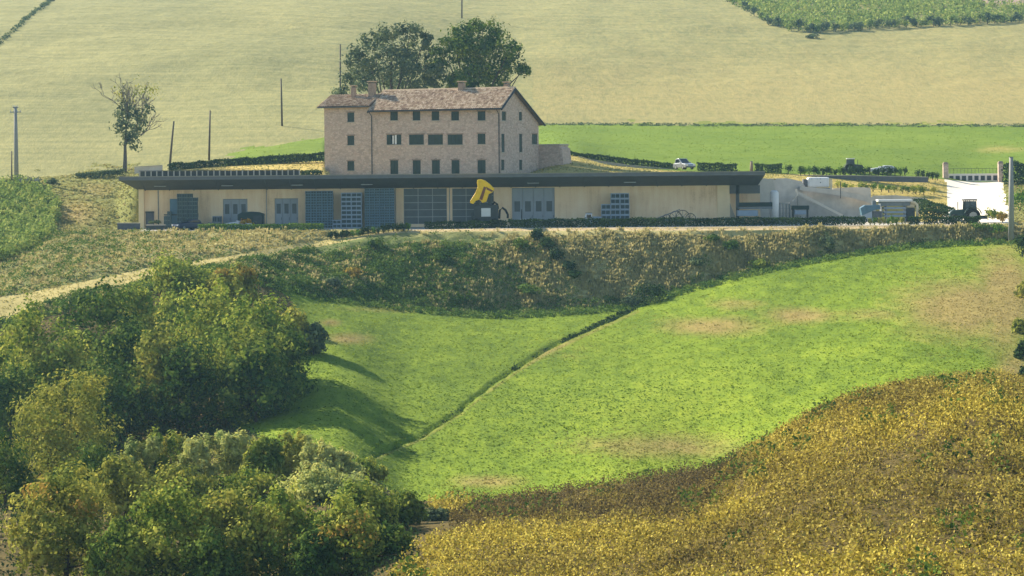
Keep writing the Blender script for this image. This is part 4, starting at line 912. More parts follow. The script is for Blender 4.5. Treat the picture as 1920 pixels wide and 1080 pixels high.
def wheel(parent, x, y, r, wd, name='wheel', hub='galvanised'):
    o = MB().disc((x, y, r), r, wd, 'y', 18).build(name, 'rubber', parent, .03)
    MB().disc((x, y, r), r * .55, wd + .03, 'y', 12).build('rim', hub, o); return o
def car(name, label, loc, rz, body, Lc=3.9, Wc=1.68, H=1.45, wagon=True):
    t = thing(name, label, 'car', loc, rz); h = Lc / 2
    prof = [(-h, .35), (-h + .05, .72), (-h + .25, .84), (h - 1.25, .90), (h - .12, .74), (h, .5), (h - .03, .28), (-h + .05, .25)]
    MB().prism(prof, -Wc / 2, Wc / 2).build('body', body, t, .07)
    cabp = [(-h + .2, .84), (-h + .45, H - .1), (-h + .9, H), (h - 2.05, H), (h - 1.2, .9)]
    cb_ = MB().prism(cabp, -Wc / 2 + .14, Wc / 2 - .14).build('cabin', body, t, .06)
    gl = [(-h + .42, .9), (-h + .62, H - .14), (h - 2.1, H - .1), (h - 1.42, .93)]
    for s in (-1, 1): MB().prism(gl, s * (Wc / 2 - .155) , s * (Wc / 2 - .125)).build('side_window', 'glass_dark', cb_)
    MB().add([(h - 1.17, -Wc / 2 + .25, .93), (h - 1.17, Wc / 2 - .25, .93), (h - 1.98, Wc / 2 - .3, H - .03), (h - 1.98, -Wc / 2 + .3, H - .03)], [(0, 1, 2, 3)]).build('windscreen', 'glass_dark', cb_)
    MB().add([(-h + .2, -Wc / 2 + .25, .93), (-h + .2, Wc / 2 - .25, .93), (-h + .42, Wc / 2 - .3, H - .12), (-h + .42, -Wc / 2 + .3, H - .12)], [(3, 2, 1, 0)]).build('rear_window', 'glass_dark', cb_)
    for x in (-h + .75, h - .8):
        for s in (-1, 1): wheel(t, x, s * (Wc / 2 - .1), .31, .2)
    for s in (-1, 1):
        B('headlight', 'white_paint', t, (h - .16, h + .01, s * .58 - .16, s * .58 + .16, .52, .7), bevel=.02); B('tail_light', 'brown_panel', t, (-h - .01, -h + .1, s * .62 - .12, s * .62 + .12, .55, .78))
        B('mirror', body, t, (h - 1.5, h - 1.36, s * (Wc / 2 + .05) - .08, s * (Wc / 2 + .05) + .08, .92, 1.06))
    B('bumper', 'dark_metal', t, (h - .05, h + .05, -Wc / 2 + .1, Wc / 2 - .1, .28, .44)); return t
car('parked_car', 'dark blue car with pale headlights parked before the dark crate stack', (P(352, 428, 293.5).x, 293.5, 0), math.radians(218), 'car_blue', 3.5, 1.6, 1.25)
car('parked_car', 'silver car facing the valley at the back of the terrace', P(1283, 318, 334.5), math.radians(-62), 'car_grey', 3.3, 1.6, 1.5)
car('parked_car', 'white car mostly hidden behind the row of clipped terrace bushes', P(1655, 326, 341), math.radians(180), 'car_white', 3.6, 1.6, 1.15)
car('parked_car', 'low white car half hidden by the hedge before the first grey doors', (P(443, 424, 294.6).x, 294.6, 0), math.radians(190), 'car_white', 2.6, 1.4, 1.0)
# dark round-topped trailer
q = thing('box_trailer', 'dark green round-topped box trailer beside the first grey doors', 'trailer', (P(471, 420, 296.2).x, 296.2, 0))
tw = 24 / F * 296
MB().prism([(-tw, .35), (tw, .35), (tw, 1.8), (tw * .6, 2.0), (-.1, 2.08), (-tw * .7, 2.0), (-tw, 1.75)], -.9, .9).build('body', 'trailer_green', q, .05)
B('rear_panel', 'dark_metal', q, (.35, tw - .1, -.93, -.905, .45, 1.6)); wheel(q, -.5, -.8, .3, .18); wheel(q, .5, -.8, .3, .18); wheel(q, -.5, .8, .3, .18); wheel(q, .5, .8, .3, .18); B('drawbar', 'dark_metal', q, (-tw - .7, -tw, -.06, .06, .4, .48))
fp = thing('potted_plant', 'yellow-orange flowering plant in a dark pot before the dark trailer', 'plant', (P(461, 420, 293.6).x, 293.6, 0))
MB().tube([(0, 0, 0), (0, 0, .55)], [.28, .4], 12).build('pot', 'dark_metal', fp); foliage('foliage', [(0, 0, .95, .65, .45, .32), (.35, 0, 1.0, .35, .3, .25)], 420, .15, 'flower_leaf', np.random.default_rng(5), fp)
pt = thing('white_pot', 'small round white pot right of the flowering plant', 'pot', (P(466.5, 420, 292.6).x, 292.6, 0)); MB().tube([(0, 0, 0), (0, 0, .2), (0, 0, .62), (0, 0, .7)], [.2, .3, .36, .33], 12).build('bowl', 'white_paint', pt, smooth=True); MB().tube([(0, 0, .7), (0, 0, .74)], [.37, .37], 12).build('rim', 'white_paint', pt)

# yellow harvester with tipped hopper
HY = 293.6; hv = thing('grape_harvester', 'tall machine with tipped yellow hopper on a dark body before the glazed bays', 'harvester', (P(903, 424, HY).x, HY, 0))
def hp(u, v): a = P(u, v, HY) - hv.location; return (a.x, a.z)
out = [(895.4, 337.2), (901.7, 336.1), (910, 338.8), (918.3, 345), (927.2, 354.4), (923.5, 360.6), (916.8, 363.8), (912, 378.3), (904.8, 380.4), (899.6, 374.2), (892.3, 376.3), (888, 382.5), (881.4, 380.4), (881.9, 376.3), (891.3, 361.7), (895.9, 350.2), (894.4, 341.9)]
hop = MB().prism([hp(*q) for q in out], -1.1, 1.1).build('hopper', 'yellow_paint', hv, .06)
MB().prism([hp(*q) for q in [(907.5, 349.5), (911.8, 351.5), (904.5, 375.5), (899, 373)]], -1.16, -1.06).build('inner_panel', 'brown_panel', hop)
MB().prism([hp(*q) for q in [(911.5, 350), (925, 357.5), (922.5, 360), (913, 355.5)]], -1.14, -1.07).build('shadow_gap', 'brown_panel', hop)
for pts in ([(901, 341), (898.5, 358)], [(915, 364), (909, 378)], [(896, 352), (886, 378)]): MB().tube([(hp(*q)[0], -1.13, hp(*q)[1]) for q in pts], .05, 6).build('rib', 'yellow_paint', hop)
def hb(name, mat, u0, u1, v0, v1, y0, y1, par=hv, bv=.03): a = hp(u0, v1); b = hp(u1, v0); return B(name, mat, par, (a[0], b[0], y0, y1, max(a[1], 0), b[1]), bevel=bv)
hb('body', 'dark_metal', 889, 934, 384, 412, -.9, .9); hb('side_panel', 'white_paint', 902.5, 920, 390, 406, -.96, -.91); hb('mast', 'dark_metal', 893, 899, 374, 384, -.5, .5); hb('mast', 'dark_metal', 915, 922, 362, 384, -.5, .5)
for pts in ([(924, 385), (927, 379), (932, 383), (934, 392)], [(936, 410), (937, 394), (942, 389.5), (948, 394), (952, 402), (952, 409)]):
    MB().tube([(hp(*q)[0], -.3, hp(*q)[1]) for q in pts], .13, 8).build('hose', 'rubber', hv, smooth=True)
for u in (894, 928): wheel(hv, hp(u, 420)[0], -.85, .55, .4); wheel(hv, hp(u, 420)[0], .85, .55, .4)
hb('ladder', 'dark_metal', 884, 888, 398, 420, -.6, -.5)
# small things before the four door leaves
ct = thing('flat_cart', 'low white flat cart half hidden by the hedge before the tall grey doors', 'cart', (P(993, 412, 295).x, 295, 0))
B('deck', 'white_paint', ct, (-1.1, 1.2, -.5, .5, .75, .95), bevel=.03); [wheel(ct, x, s * .4, .28, .12) for x in (-.8, .8) for s in (-1, 1)]; B('axle_frame', 'steel_grey', ct, (-1, 1, -.3, .3, .3, .747)); MB().tube([(-.95, 0, .95), (-.95, 0, 2.1)], .07, 6).build('handle', 'dark_metal', ct)
kt = thing('utility_truck', 'tiny white utility truck behind the hedge left of the bin stack', 'truck', (P(1110, 412, 294.8).x, 294.8, 0))
MB().prism([(-.9, .35), (-.9, 1.0), (-.72, 1.55), (0, 1.55), (0, .35)], -.6, .6).build('cab', 'car_white', kt, .04); B('window', 'glass_dark', kt, (-.66, -.1, -.615, -.603, 1.02, 1.42)); B('load_bed', 'pale_crate', kt, (.05, 1.1, -.6, .6, .55, 1.15), bevel=.02); [wheel(kt, x, s * .5, .28, .15) for x in (-.5, .7) for s in (-1, 1)]; B('roof', 'dark_metal', kt, (-.75, .02, -.6, .6, 1.553, 1.62))
hr = thing('hay_rake', 'tangled farm implement with spoked wheels against the pale wall', 'implement', (P(1275, 412, 296).x, 296, 0))
for k, x in enumerate((-1.6, -.5, .35, 1.3)):
    r = (.55, .75, .8, .6)[k]; o = MB().ring((x, .15 * k, r + .2), r, .045, 'y', 18, 5).build('rake_wheel', 'dark_metal', hr); m = MB()
    for i in range(8): m.tube([(x, .15 * k, r + .2), (x + math.cos(i * .785) * r, .15 * k, r + .2 + math.sin(i * .785) * r)], .02, 4)
    m.build('spokes', 'dark_metal', o)
B('frame', 'steel_grey', hr, (-3.4, 2.6, -.1, .1, .55, .7)); MB().tube([(-3.2, 0, .7), (-1.0, 0, 1.5), (0, 0, 1.9)], .06, 6).build('drawbar', 'steel_grey', hr); B('toolbox', 'brown_panel', hr, (1.9, 4.2, -.3, .3, .35, .75)); B('support', 'dark_metal', hr, (-3.3, -3.1, -.1, .1, 0, .55)); B('support', 'dark_metal', hr, (2.3, 2.5, -.1, .1, 0, .55))
# machinery in the recess and yard at the right
def yard(name, label, cat, u, Y): return thing(name, label, cat, (P(u, 410, Y).x, Y, 0))
def ppx(o, u, v): a = P(u, v, o.location.y) - o.location; return a.x, a.z
def ub(o, name, mat, u0, u1, v0, v1, y0=-.5, y1=.5, par=None, bv=.02):
    a = ppx(o, u0, v1); b = ppx(o, u1, v0); return B(name, mat, par or o, (a[0], b[0], y0, y1, max(a[1], .0), b[1]), bevel=bv)
t = yard('storage_tank', 'tall pale cylindrical tank standing in the shaded recess of the winery', 'tank', 1452, 302.5)
a, z = ppx(t, 1452, 357); MB().tube([(0, 0, .5), (0, 0, .7), (0, 0, z - .25), (0, 0, z)], [.3, .55, .55, .3], 18).build('vessel', 'white_paint', t, smooth=True)
for an_ in range(3): MB().tube([(.45 * math.cos(an_ * 2.1), .45 * math.sin(an_ * 2.1), 0), (.45 * math.cos(an_ * 2.1), .45 * math.sin(an_ * 2.1), .72)], .05, 6).build('leg', 'galvanised', t)
MB().ring((0, 0, z * .45), .01, .01).build('valve', 'dark_metal', t)
t = yard('grape_trailer', 'dark flat trailer with pale crates under the right end of the canopy', 'trailer', 1405, 299.0)
ub(t, 'bed', 'steel_grey', 1384, 1447, 388, 392, -.8, .8); ub(t, 'load', 'pale_crate', 1382, 1420, 394, 405, -.75, .75); ub(t, 'side_board', 'trailer_green', 1384, 1447, 379, 388, -.8, -.72)
for u in (1390, 1436): wheel(t, ppx(t, u, 400)[0], -.6, .35, .2); wheel(t, ppx(t, u, 400)[0], .6, .35, .2)
t = yard('work_table', 'dark-topped work bench with white box below at the foot of the wall', 'bench', 1500, 303.0)
ub(t, 'top', 'trailer_green', 1484, 1516, 385, 393, -.6, .6); ub(t, 'box', 'pale_crate', 1489, 1511, 394, 402, -.5, .5)
for u in (1486, 1513): ub(t, 'leg', 'dark_metal', u, u + 2, 392, 415, -.5, .5)
t = yard('wire_rack', 'grey wire rack between the pale tank and the work bench', 'rack', 1472, 304)
for u in (1462, 1468, 1474, 1480): ub(t, 'upright', 'galvanised', u, u + .9, 380, 412, -.4, .4, bv=0)
for v in (381, 390, 399): ub(t, 'shelf', 'galvanised', 1461.5, 1481.5, v, v + .9, -.42, .42, bv=0)
t = thing('white_tank_container', 'white boxy tank container on top of the retaining wall', 'container', P(1534, 357, 315.2))
def ub2(o, *a_, **k_):
    name, mat, u0, u1, v0, v1, y0, y1 = a_; a = ppx(o, u0, v1); b = ppx(o, u1, v0); return B(name, mat, o, (a[0], b[0], y0, y1, a[1], b[1]), bevel=k_.get('bv', .05))
ub2(t, 'shell', 'white_paint', 1513, 1554, 332, 352, -.9, .9, bv=.25); ub2(t, 'base_frame', 'galvanised', 1512, 1555, 352.2, 357, -.85, .85); ub2(t, 'end_panel', 'tarp', 1505, 1512, 336, 350, -.7, .7)
for u in (1520, 1530, 1536): ub2(t, 'vent', 'dark_metal', u, u + 1, 335, 336, -.93, -.905, bv=0)
ub2(t, 'hatch', 'dark_metal', 1536, 1537.5, 341, 343, -.93, -.905, bv=0)
t = thing('cream_post', 'square cream post at the right end of the white tank container', 'post', P(1558, 358, 314.5)); ub2(t, 'shaft', 'cream', 1556, 1560.5, 336, 361, -.15, .15); ub2(t, 'cap', 'cream', 1555.4, 1561, 335, 335.9, -.2, .2)
t = yard('grape_press', 'white-roofed metal press frame with shelves near the driveway', 'press', 1675, 303.0)
ub(t, 'roof', 'white_paint', 1644, 1708, 373.5, 378, -1.2, 1.0); ub(t, 'hood', 'steel_grey', 1649, 1704, 378.3, 386, -.9, .9)
for v in (388, 396, 403): ub(t, 'shelf', 'pale_crate', 1655, 1697, v, v + 3.6, -.8, .8)
for u in (1651, 1660, 1695): ub(t, 'leg', 'galvanised', u, u + 1.6, 386, 420, -.75, .75)
ub(t, 'drum', 'dark_metal', 1698, 1714, 390, 416, -.6, .6); ub(t, 'drum_cover', 'cream', 1698, 1714, 379, 389.7, -.6, .6, bv=.2)
pp = [ppx(t, u, v) for u, v in ((1706, 379.5), (1713, 379.5), (1717.5, 384), (1718, 392), (1718, 420))]; MB().tube([(x, -.75, max(z, 0)) for x, z in pp], .17, 10).build('pipe', 'cream', t, smooth=True)
t = yard('crusher_machine', 'blue and white crusher machine with sloping hopper left of the press', 'machine', 1630, 301.5)
MB().prism([ppx(t, *q) for q in ((1612, 390), (1620, 385), (1648, 384), (1650, 392), (1640, 393), (1615, 404))], -.7, .7).build('hopper', 'cabinet_blue', t, .03)
ub(t, 'housing', 'pale_crate', 1616, 1634, 394, 408, -.6, .6); ub(t, 'motor', 'tarp', 1636, 1652, 396, 410, -.5, .5); ub(t, 'mast', 'steel_grey', 1635, 1642, 376, 386, -.3, .3)
for u in (1620, 1646): wheel(t, ppx(t, u, 400)[0], -.55, .3, .15); wheel(t, ppx(t, u, 400)[0], .55, .3, .15)

def tractor(name, label, loc, rz, body, roofmat, s=1.0):
    t = thing(name, label, 'tractor', loc, rz); t.scale = (s, s, s)
    MB().prism([(.35, .75), (2.0, .75), (2.05, 1.25), (1.8, 1.5), (.35, 1.62)], -.42, .42).build('bonnet', body, t, .06)
    B('chassis', 'dark_metal', t, (-1.0, 1.9, -.3, .3, .55, .75))
    B('cab_floor', body, t, (-1.05, .35, -.7, .7, .75, 1.25), bevel=.05)
    cb_ = B('cab_roof', roofmat, t, (-1.1, .45, -.78, .78, 2.62, 2.78), bevel=.06)
    for x, lean in ((-1.0, 0), (-.25, 0), (.35, 0)):
        for y in (-.7, .7): MB().tube([(x, y, 1.25), (x - (.08 if x > 0 else -.05), y, 2.62)], .045, 5).build('cab_pillar', 'dark_metal', t)
    for y in (-.69, .69): B('side_window', 'glass', t, (-.95, -.3, y - .01, y + .01, 1.35, 2.55)); B('side_window', 'glass', t, (-.2, .3, y - .01, y + .01, 1.35, 2.55))
    B('seat', 'dark_metal', t, (-.75, -.3, -.25, .25, 1.25, 1.75)); MB().tube([(.2, 0, 1.4), (.0, 0, 1.75)], .03, 5).build('steering_column', 'dark_metal', t)
    MB().tube([(1.0, -.3, 1.5), (1.0, -.3, 2.45)], .05, 6).build('exhaust', 'dark_metal', t)
    for y in (-.85, .85):
        wheel(t, -.55, y, .85, .42, hub='galvanised'); wheel(t, 1.5, y * .9, .52, .3, hub='galvanised')
        pts = [(-.55 + 1.0 * math.cos(a_), y, .85 + 1.0 * math.sin(a_)) for a_ in np.linspace(.3, 2.9, 9)]; m = MB()
        for p_, q_ in zip(pts[:-1], pts[1:]): m.add([(p_[0], y - .22, p_[2]), (q_[0], y - .22, q_[2]), (q_[0], y + .22, q_[2]), (p_[0], y + .22, p_[2])], [(0, 1, 2, 3)])
        o = m.build('mudguard', body, t); sd = o.modifiers.new('thick', 'SOLIDIFY'); sd.thickness = .05
        B('headlamp', 'white_paint', t, (2.04, 2.08, y * .3 - .1, y * .3 + .1, 1.15, 1.3))
    B('rear_hitch', 'dark_metal', t, (-2.3, -1.3, -.5, .5, .45, .85)); return t
tractor('farm_tractor', 'dark green cab tractor with rear implement before the white driveway', (P(1813, 412, 295.5).x, 295.5, gz(P(1813, 412, 295.5).x, 295.5)), math.radians(180), 'tractor_green', 'dark_metal', 1.02)
tractor('small_tractor', 'small dark tractor with white roof behind the terrace bushes', P(1598, 324, 340), math.radians(0), 'dark_metal', 'white_paint', .72)
# ------------------------------------------------------------------ trees
def gtree(u, Y, vtop, wpx, name, label, mat, cat='tree', n=4200, size=.3, near=0, **k):
    if near: n = int(n * 1.2); size *= .88
    else: n = int(n * 1.05); size *= .95
    b = G(u, Y); H = P(u, vtop, Y).z - b.z; return tree(name, label, cat, b, H, wpx / F * Y, mat, n, size, seed=int(u * 7 + vtop), **k)
# thicket on the slope left of the green field
TH = 'trees of the thicket left of the green field'
for u, Y, v, wd, mt, n, lab in [
    (15, 214, 640, 160, 'leaf_mid', 4200, 'mid-green tree cut by the left edge beside the dark thicket'),
    (262, 226, 540, 120, 'leaf_mid', 3600, 'green tree filling the gap between dark rounded tree and large light tree'),
    (320, 232, 560, 100, 'leaf_mid', 2600, 'small green tree behind the large light green thicket tree'),
    (85, 206, 578, 200, 'leaf_mid', 5200, 'broad green tree with yellowish top at the left end of the thicket'),
    (195, 213, 528, 190, 'leaf_dark', 5600, 'dark rounded tree second from the left along the thicket skyline'),
    (290, 203, 612, 130, 'leaf_yellow', 4200, 'small yellow-topped tree in front of the thicket middle'),
    (340, 243, 502, 140, 'leaf_mid', 4200, 'green tree at the top of the thicket beside the orange one'),
    (438, 240, 506, 100, 'leaf_yellow', 3400, 'tree with orange-tipped autumn crown at the top of the thicket'),
    (400, 211, 542, 240, 'leaf_mid', 7500, 'large light green tree in the middle of the thicket'),
    (498, 214, 578, 170, 'leaf_mid', 5200, 'green tree right of the large light green thicket tree'),
    (553, 226, 590, 80, 'leaf_yellow', 2400, 'small yellow-green tree at the upper right end of the thicket'),
    (588, 226, 612, 66, 'leaf_grey', 1800, 'grey-green shrub on the right edge of the thicket by the grass'),
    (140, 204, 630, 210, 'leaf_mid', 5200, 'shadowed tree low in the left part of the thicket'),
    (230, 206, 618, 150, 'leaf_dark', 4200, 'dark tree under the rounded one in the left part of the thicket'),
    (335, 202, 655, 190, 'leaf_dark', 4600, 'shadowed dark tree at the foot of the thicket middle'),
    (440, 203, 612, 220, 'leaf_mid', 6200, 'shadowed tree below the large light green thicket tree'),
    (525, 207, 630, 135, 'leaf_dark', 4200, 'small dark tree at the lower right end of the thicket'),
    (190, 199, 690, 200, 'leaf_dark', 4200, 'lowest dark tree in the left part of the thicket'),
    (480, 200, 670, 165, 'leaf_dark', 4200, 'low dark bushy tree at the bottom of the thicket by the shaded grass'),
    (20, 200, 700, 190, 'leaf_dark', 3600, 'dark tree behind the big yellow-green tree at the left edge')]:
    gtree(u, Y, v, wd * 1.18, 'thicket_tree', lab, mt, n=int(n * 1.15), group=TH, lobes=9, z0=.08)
tt_ = [o for o in COL.objects if o.get('label', '').startswith('tree with orange-tipped')][0]; hh_ = P(438, 506, 240).z - tt_.location.z
foliage('turned_leaves', [(-1.0, -.4, hh_ * .93, .9, .9, .5), (.6, -.6, hh_ * .97, 1.0, .9, .45), (1.6, -.6, hh_ * .88, .8, .8, .6)], 700, .24, 'leaf_orange', np.random.default_rng(8), tt_)
# nearer trees at the bottom left
NT = 'trees at the bottom left corner'
for u, Y, v, wd, mt, n, lab in [
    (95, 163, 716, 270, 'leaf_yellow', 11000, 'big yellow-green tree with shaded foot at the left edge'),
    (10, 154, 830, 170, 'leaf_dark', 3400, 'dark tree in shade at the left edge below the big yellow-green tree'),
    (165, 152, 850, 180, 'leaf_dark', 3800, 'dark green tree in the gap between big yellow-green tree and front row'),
    (125, 123, 884, 235, 'leaf_yellow', 8000, 'yellow-brown tree with pointed top, leftmost of the front row'),
    (235, 142, 868, 160, 'leaf_yellow', 5600, 'ochre tree between the leftmost front tree and the willows'),
    (305, 121, 928, 250, 'leaf_mid', 7800, 'dense olive tree second in the front row at the bottom'),
    (340, 145, 890, 160, 'leaf_yellow', 4600, 'ochre-green tree just below the middle of the willow row'),
    (440, 122, 932, 225, 'leaf_yellow', 6200, 'olive-yellow tree third in the front row at the bottom'),
    (480, 148, 900, 150, 'leaf_mid', 4200, 'mid-green tree below the right half of the willow row'),
    (540, 121.5, 940, 210, 'leaf_mid', 5600, 'mid-green tree fourth in the front row at the bottom'),
    (648, 120, 958, 200, 'leaf_mid', 5600, 'round shrubby tree at the right end of the front row'),
    (610, 143, 905, 210, 'leaf_olive', 6200, 'feathery light green tree above the shrubby tree of the front row'),
    (692, 134, 918, 150, 'leaf_mid', 4200, 'light green spreading tree next to the dark gap by the crop'),
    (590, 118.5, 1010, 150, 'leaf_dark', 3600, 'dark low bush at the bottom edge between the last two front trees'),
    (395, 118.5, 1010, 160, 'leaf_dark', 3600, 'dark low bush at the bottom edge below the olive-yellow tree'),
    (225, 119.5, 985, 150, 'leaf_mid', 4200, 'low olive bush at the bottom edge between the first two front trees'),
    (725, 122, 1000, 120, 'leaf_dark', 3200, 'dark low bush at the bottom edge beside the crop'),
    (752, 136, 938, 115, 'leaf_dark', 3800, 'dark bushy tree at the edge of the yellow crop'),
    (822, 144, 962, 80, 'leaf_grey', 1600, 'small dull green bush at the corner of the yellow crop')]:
    t = gtree(u, Y, v, wd, 'oak_tree', lab, mt, n=n, size=.2, group=NT, near=1, lobes=11, z0=.06)
    if u in (648, 125):   # a few branches already turned
        H = P(u, v, Y).z - t.location.z; rng = np.random.default_rng(u)
        foliage('turned_leaves', [(rng.uniform(-1.6, 1.6), rng.uniform(-2, -.5), H * rng.uniform(.55, .95), .8, .6, .6) for _ in range(4)], 260, .15, 'leaf_orange', rng, t)
# upright plume-like willows in a row
pl = [(250, 822, 62), (292, 812, 60), (335, 815, 70), (372, 818, 60), (412, 808, 66), (455, 810, 60), (495, 815, 58), (535, 812, 64), (575, 818, 62), (612, 832, 66), (650, 845, 66), (685, 858, 56)]
for i, (u, v, wd) in enumerate(pl):
    Y = 158 + (i % 3) * 3.0; b = G(u, Y); H = P(u, v, Y).z - b.z; W_ = wd / F * Y * 1.35; rng = np.random.default_rng(i + 60)
    lb = [(0, 0, H * .3, W_ * .4, W_ * .4, H * .3)]
    for q in range(10): lb.append((rng.uniform(-.42, .42) * W_, rng.uniform(-.4, .4) * W_, H * rng.uniform(.35, .78), W_ * .16, W_ * .16, H * rng.uniform(.18, .26)))
    lb.append((0, 0, H * .82, W_ * .17, W_ * .17, H * .18))
    tree('willow', '%s from the left in the row of upright pale willows' % ORD[i], 'willow', b, H, W_, ('leaf_olive', 'leaf_olive', 'leaf_yellow', 'leaf_olive', 'leaf_mid')[(i * 3 + 1) % 5], 3600, .19, seed=i + 300, group='upright pale willows', lb=lb, aspect=2.6)
# along the right edge
for i, (u, Y, v, wd, mt, lab) in enumerate([(1915, 205, 640, 40, 'hedge_leaf', 'dark shrub at the right edge beside the brown soil'), (1912, 218, 600, 36, 'leaf_yellow', 'yellow shrub at the right edge above the dark shrub'),
        (1921, 240, 530, 50, 'leaf_yellow', 'yellowish shrub highest along the right edge of the field'), (1925, 192, 690, 40, 'hedge_leaf', 'dark shrub lowest along the right edge of the field')]):
    gtree(u, Y, v, wd, 'edge_shrub', lab, mt, cat='shrub', n=1300, size=.22, z0=.03)
# big trees behind the house
b = G(735, 340); rng = np.random.default_rng(5)
def lobesat(b, Y, spots):
    out = []
    for u, v, r in spots:
        p = P(u, v, Y + rng.normal() * 2.0); rr = r / F * Y; out.append((p.x - b.x, p.y - b.y, p.z - b.z, rr, rr, rr * .85))
    return out
lbA = lobesat(b, 340, [(735, 120, 40), (690, 110, 26), (668, 130, 26), (655, 155, 20), (700, 80, 24), (735, 62, 26), (770, 60, 22), (795, 75, 18), (800, 100, 18), (760, 95, 28), (715, 140, 30), (770, 135, 30), (690, 160, 24), (745, 165, 28), (640, 180, 18), (812, 130, 22), (806, 155, 22), (660, 105, 20), (785, 165, 24)])
tree('broadleaf_tree', 'airy green tree behind the left half of the farmhouse roof', 'tree', b, 20, 12, 'leaf_grey', 10500, .33, seed=31, lb=lbA, sub=11, spread=.3, fill=.08)
b = G(890, 338)
lbB = lobesat(b, 338, [(890, 115, 44), (850, 75, 24), (835, 100, 24), (825, 130, 22), (870, 60, 22), (905, 52, 24), (930, 70, 24), (955, 95, 24), (950, 125, 24), (978, 132, 16), (985, 130, 10), (870, 145, 30), (910, 140, 34), (930, 158, 28), (840, 160, 22), (880, 90, 34), (915, 100, 34), (865, 165, 26)])
tree('broadleaf_tree', 'dense dark tree behind the middle of the farmhouse roof', 'tree', b, 20, 13, 'leaf_dark', 11500, .34, seed=32, lb=lbB, sub=13, spread=.28, fill=.15)
# half-bare tree on the left
b = P(234, 316, 334); t = thing('bare_tree', 'half-bare tree with leafless top branches on the hill foot at left', 'tree', b)
rng = np.random.default_rng(12); m = MB(); twigs = []
def grow(p, d, ln, r, lev):
    q = p + d * ln; mdp = p + d * ln * .5 + Vector(rng.normal(size=3)) * ln * .06
    m.tube([p, mdp, q], [r, r * .8, r * .6], 6 if lev < 2 else 4, lev == 0)
    twigs.append((q, lev))
    if lev >= 6: return
    for k in range(3 if lev in (1, 2, 3) else 2):
        e = (d + Vector(rng.normal(size=3)) * .5 + Vector((0, 0, .3))).normalized(); grow(q, e, ln * rng.uniform(.66, .86), max(r * .6, .03), lev + 1)
grow(Vector((0, 0, -.4)), Vector((.02, 0, 1)), 3.4, .32, 0); m.build('trunk', 'bark_grey', t)
p4 = lambda u, v: P(u, v, 334) - b
foliage('crown', [(*p4(u, v), r / F * 334, r / F * 334, r / F * 334) for u, v, r in ((240, 235, 24), (252, 222, 20), (228, 215, 16), (262, 230, 16), (240, 265, 18), (248, 250, 20), (222, 240, 14), (236, 200, 16), (280, 205, 10), (255, 275, 10))], 1500, .32, 'leaf_grey', rng, t, 10, .3, .1)
foliage('dry_leaves', [(*p4(u, v), r / F * 334, r / F * 334, r / F * 334) for u, v, r in ((260, 170, 26), (225, 180, 20), (285, 170, 16))], 260, .26, 'leaf_yellow', rng, t, 12, .4, .3)

# ------------------------------------------------------------------ vineyards, crop, weeds
FA = np.zeros((qc, qr)); 
e1 = VALL[VID[1:, :-1]] - VALL[VID[:-1, :-1]]; e2 = VALL[VID[:-1, 1:]] - VALL[VID[:-1, :-1]]
FA = np.linalg.norm(np.cross(e1, e2), axis=-1)
def scatter(mask, n, rng, weight=None):
    wgt = FA * mask * (1 if weight is None else weight); wf = wgt.ravel() / wgt.sum()
    idx = rng.choice(wf.size, n, p=wf); c, r = np.unravel_index(idx, FA.shape); a = rng.random(n)[:, None]; bb = rng.random(n)[:, None]
    return VALL[VID[c, r]] * (1 - a) * (1 - bb) + VALL[VID[c + 1, r]] * a * (1 - bb) + VALL[VID[c, r + 1]] * (1 - a) * bb + VALL[VID[c + 1, r + 1]] * a * bb, c, r
def stuff(name, label, V, Q, mat, attr=None):
    me = np_mesh(name, V, Q)
    if attr is not None:
        at = me.attributes.new('tone', 'FLOAT', 'POINT'); at.data.foreach_set('value', attr.astype(np.float32))
    o = link(name, me, None, mat); return tag(o, label, name.replace('_', ' '), None, 'stuff')
def plants(base, leaves, rad, h0, h1, size, rng, up=.4):
    n = len(base); p = np.repeat(base, leaves, 0); k = len(p)
    sc = np.repeat(rng.uniform(.75, 1.25, n), leaves); an = rng.uniform(0, 2 * math.pi, k); rr = np.sqrt(rng.random(k)) * rad * sc
    p = p + np.stack([np.cos(an) * rr, np.sin(an) * rr, rng.uniform(h0, h1, k) * sc * (1.05 - .45 * (rr / rad) ** 2)], 1)
    nn = unit(rng.normal(size=(k, 3)) + np.array([0, 0, up])); return leaf_quads(p, nn, size, rng)
rng = np.random.default_rng(99)
edge = np.interp(fv, [920, 960, 1000, 1040, 1080, 1200], [800, 850, 850, 770, 742, 740])
cropm = (reg == 0) & (ft > .7) & (ft < 3) & (fu > edge + jig * 40) & (fu < 2100) & (fv < 1180)
shown = np.clip(1.4 - np.maximum(0, fu - 1950) / 120, .2, 1.4)
base, c, r = scatter(cropm, 13000, rng, shown)
bt = ft[c, r]; bu = fu[c, r]; bv = fv[c, r]
brown = np.clip((bt - 1.85) / .3, 0, 1) * np.clip((1480 - bu) / 250, 0, 1)
patch = fbm(base[:, 0] / 5, base[:, 1] / 9, 71, 3)
tone = np.clip(.66 + (patch - .5) * 1.5 + .35 * np.clip((bv - 990) / 40, 0, 1) * np.clip((1350 - bu) / 300, 0, 1) - .78 * brown + .25 * np.exp(-((bt - 1.95) / .1) ** 2) * (bu > 1400), 0.03, 1)
keep = rng.random(len(base)) > .35 * brown
base, tone, brown = base[keep], tone[keep], brown[keep]
base[:, 2] += .5 * (fbm(base[:, 0] / 1.3, base[:, 1] / 1.3, 77, 3) - .5)
V, Q = plants(base, 24, .36, .05, .8, .118, rng, .3)
stuff('crop', 'dense yellowing leafy crop covering the near slope at the bottom right', V, Q, 'crop_leaf', np.repeat(np.clip(np.repeat(tone, 24) + rng.normal(size=len(tone) * 24) * .15, 0, 1), 4))
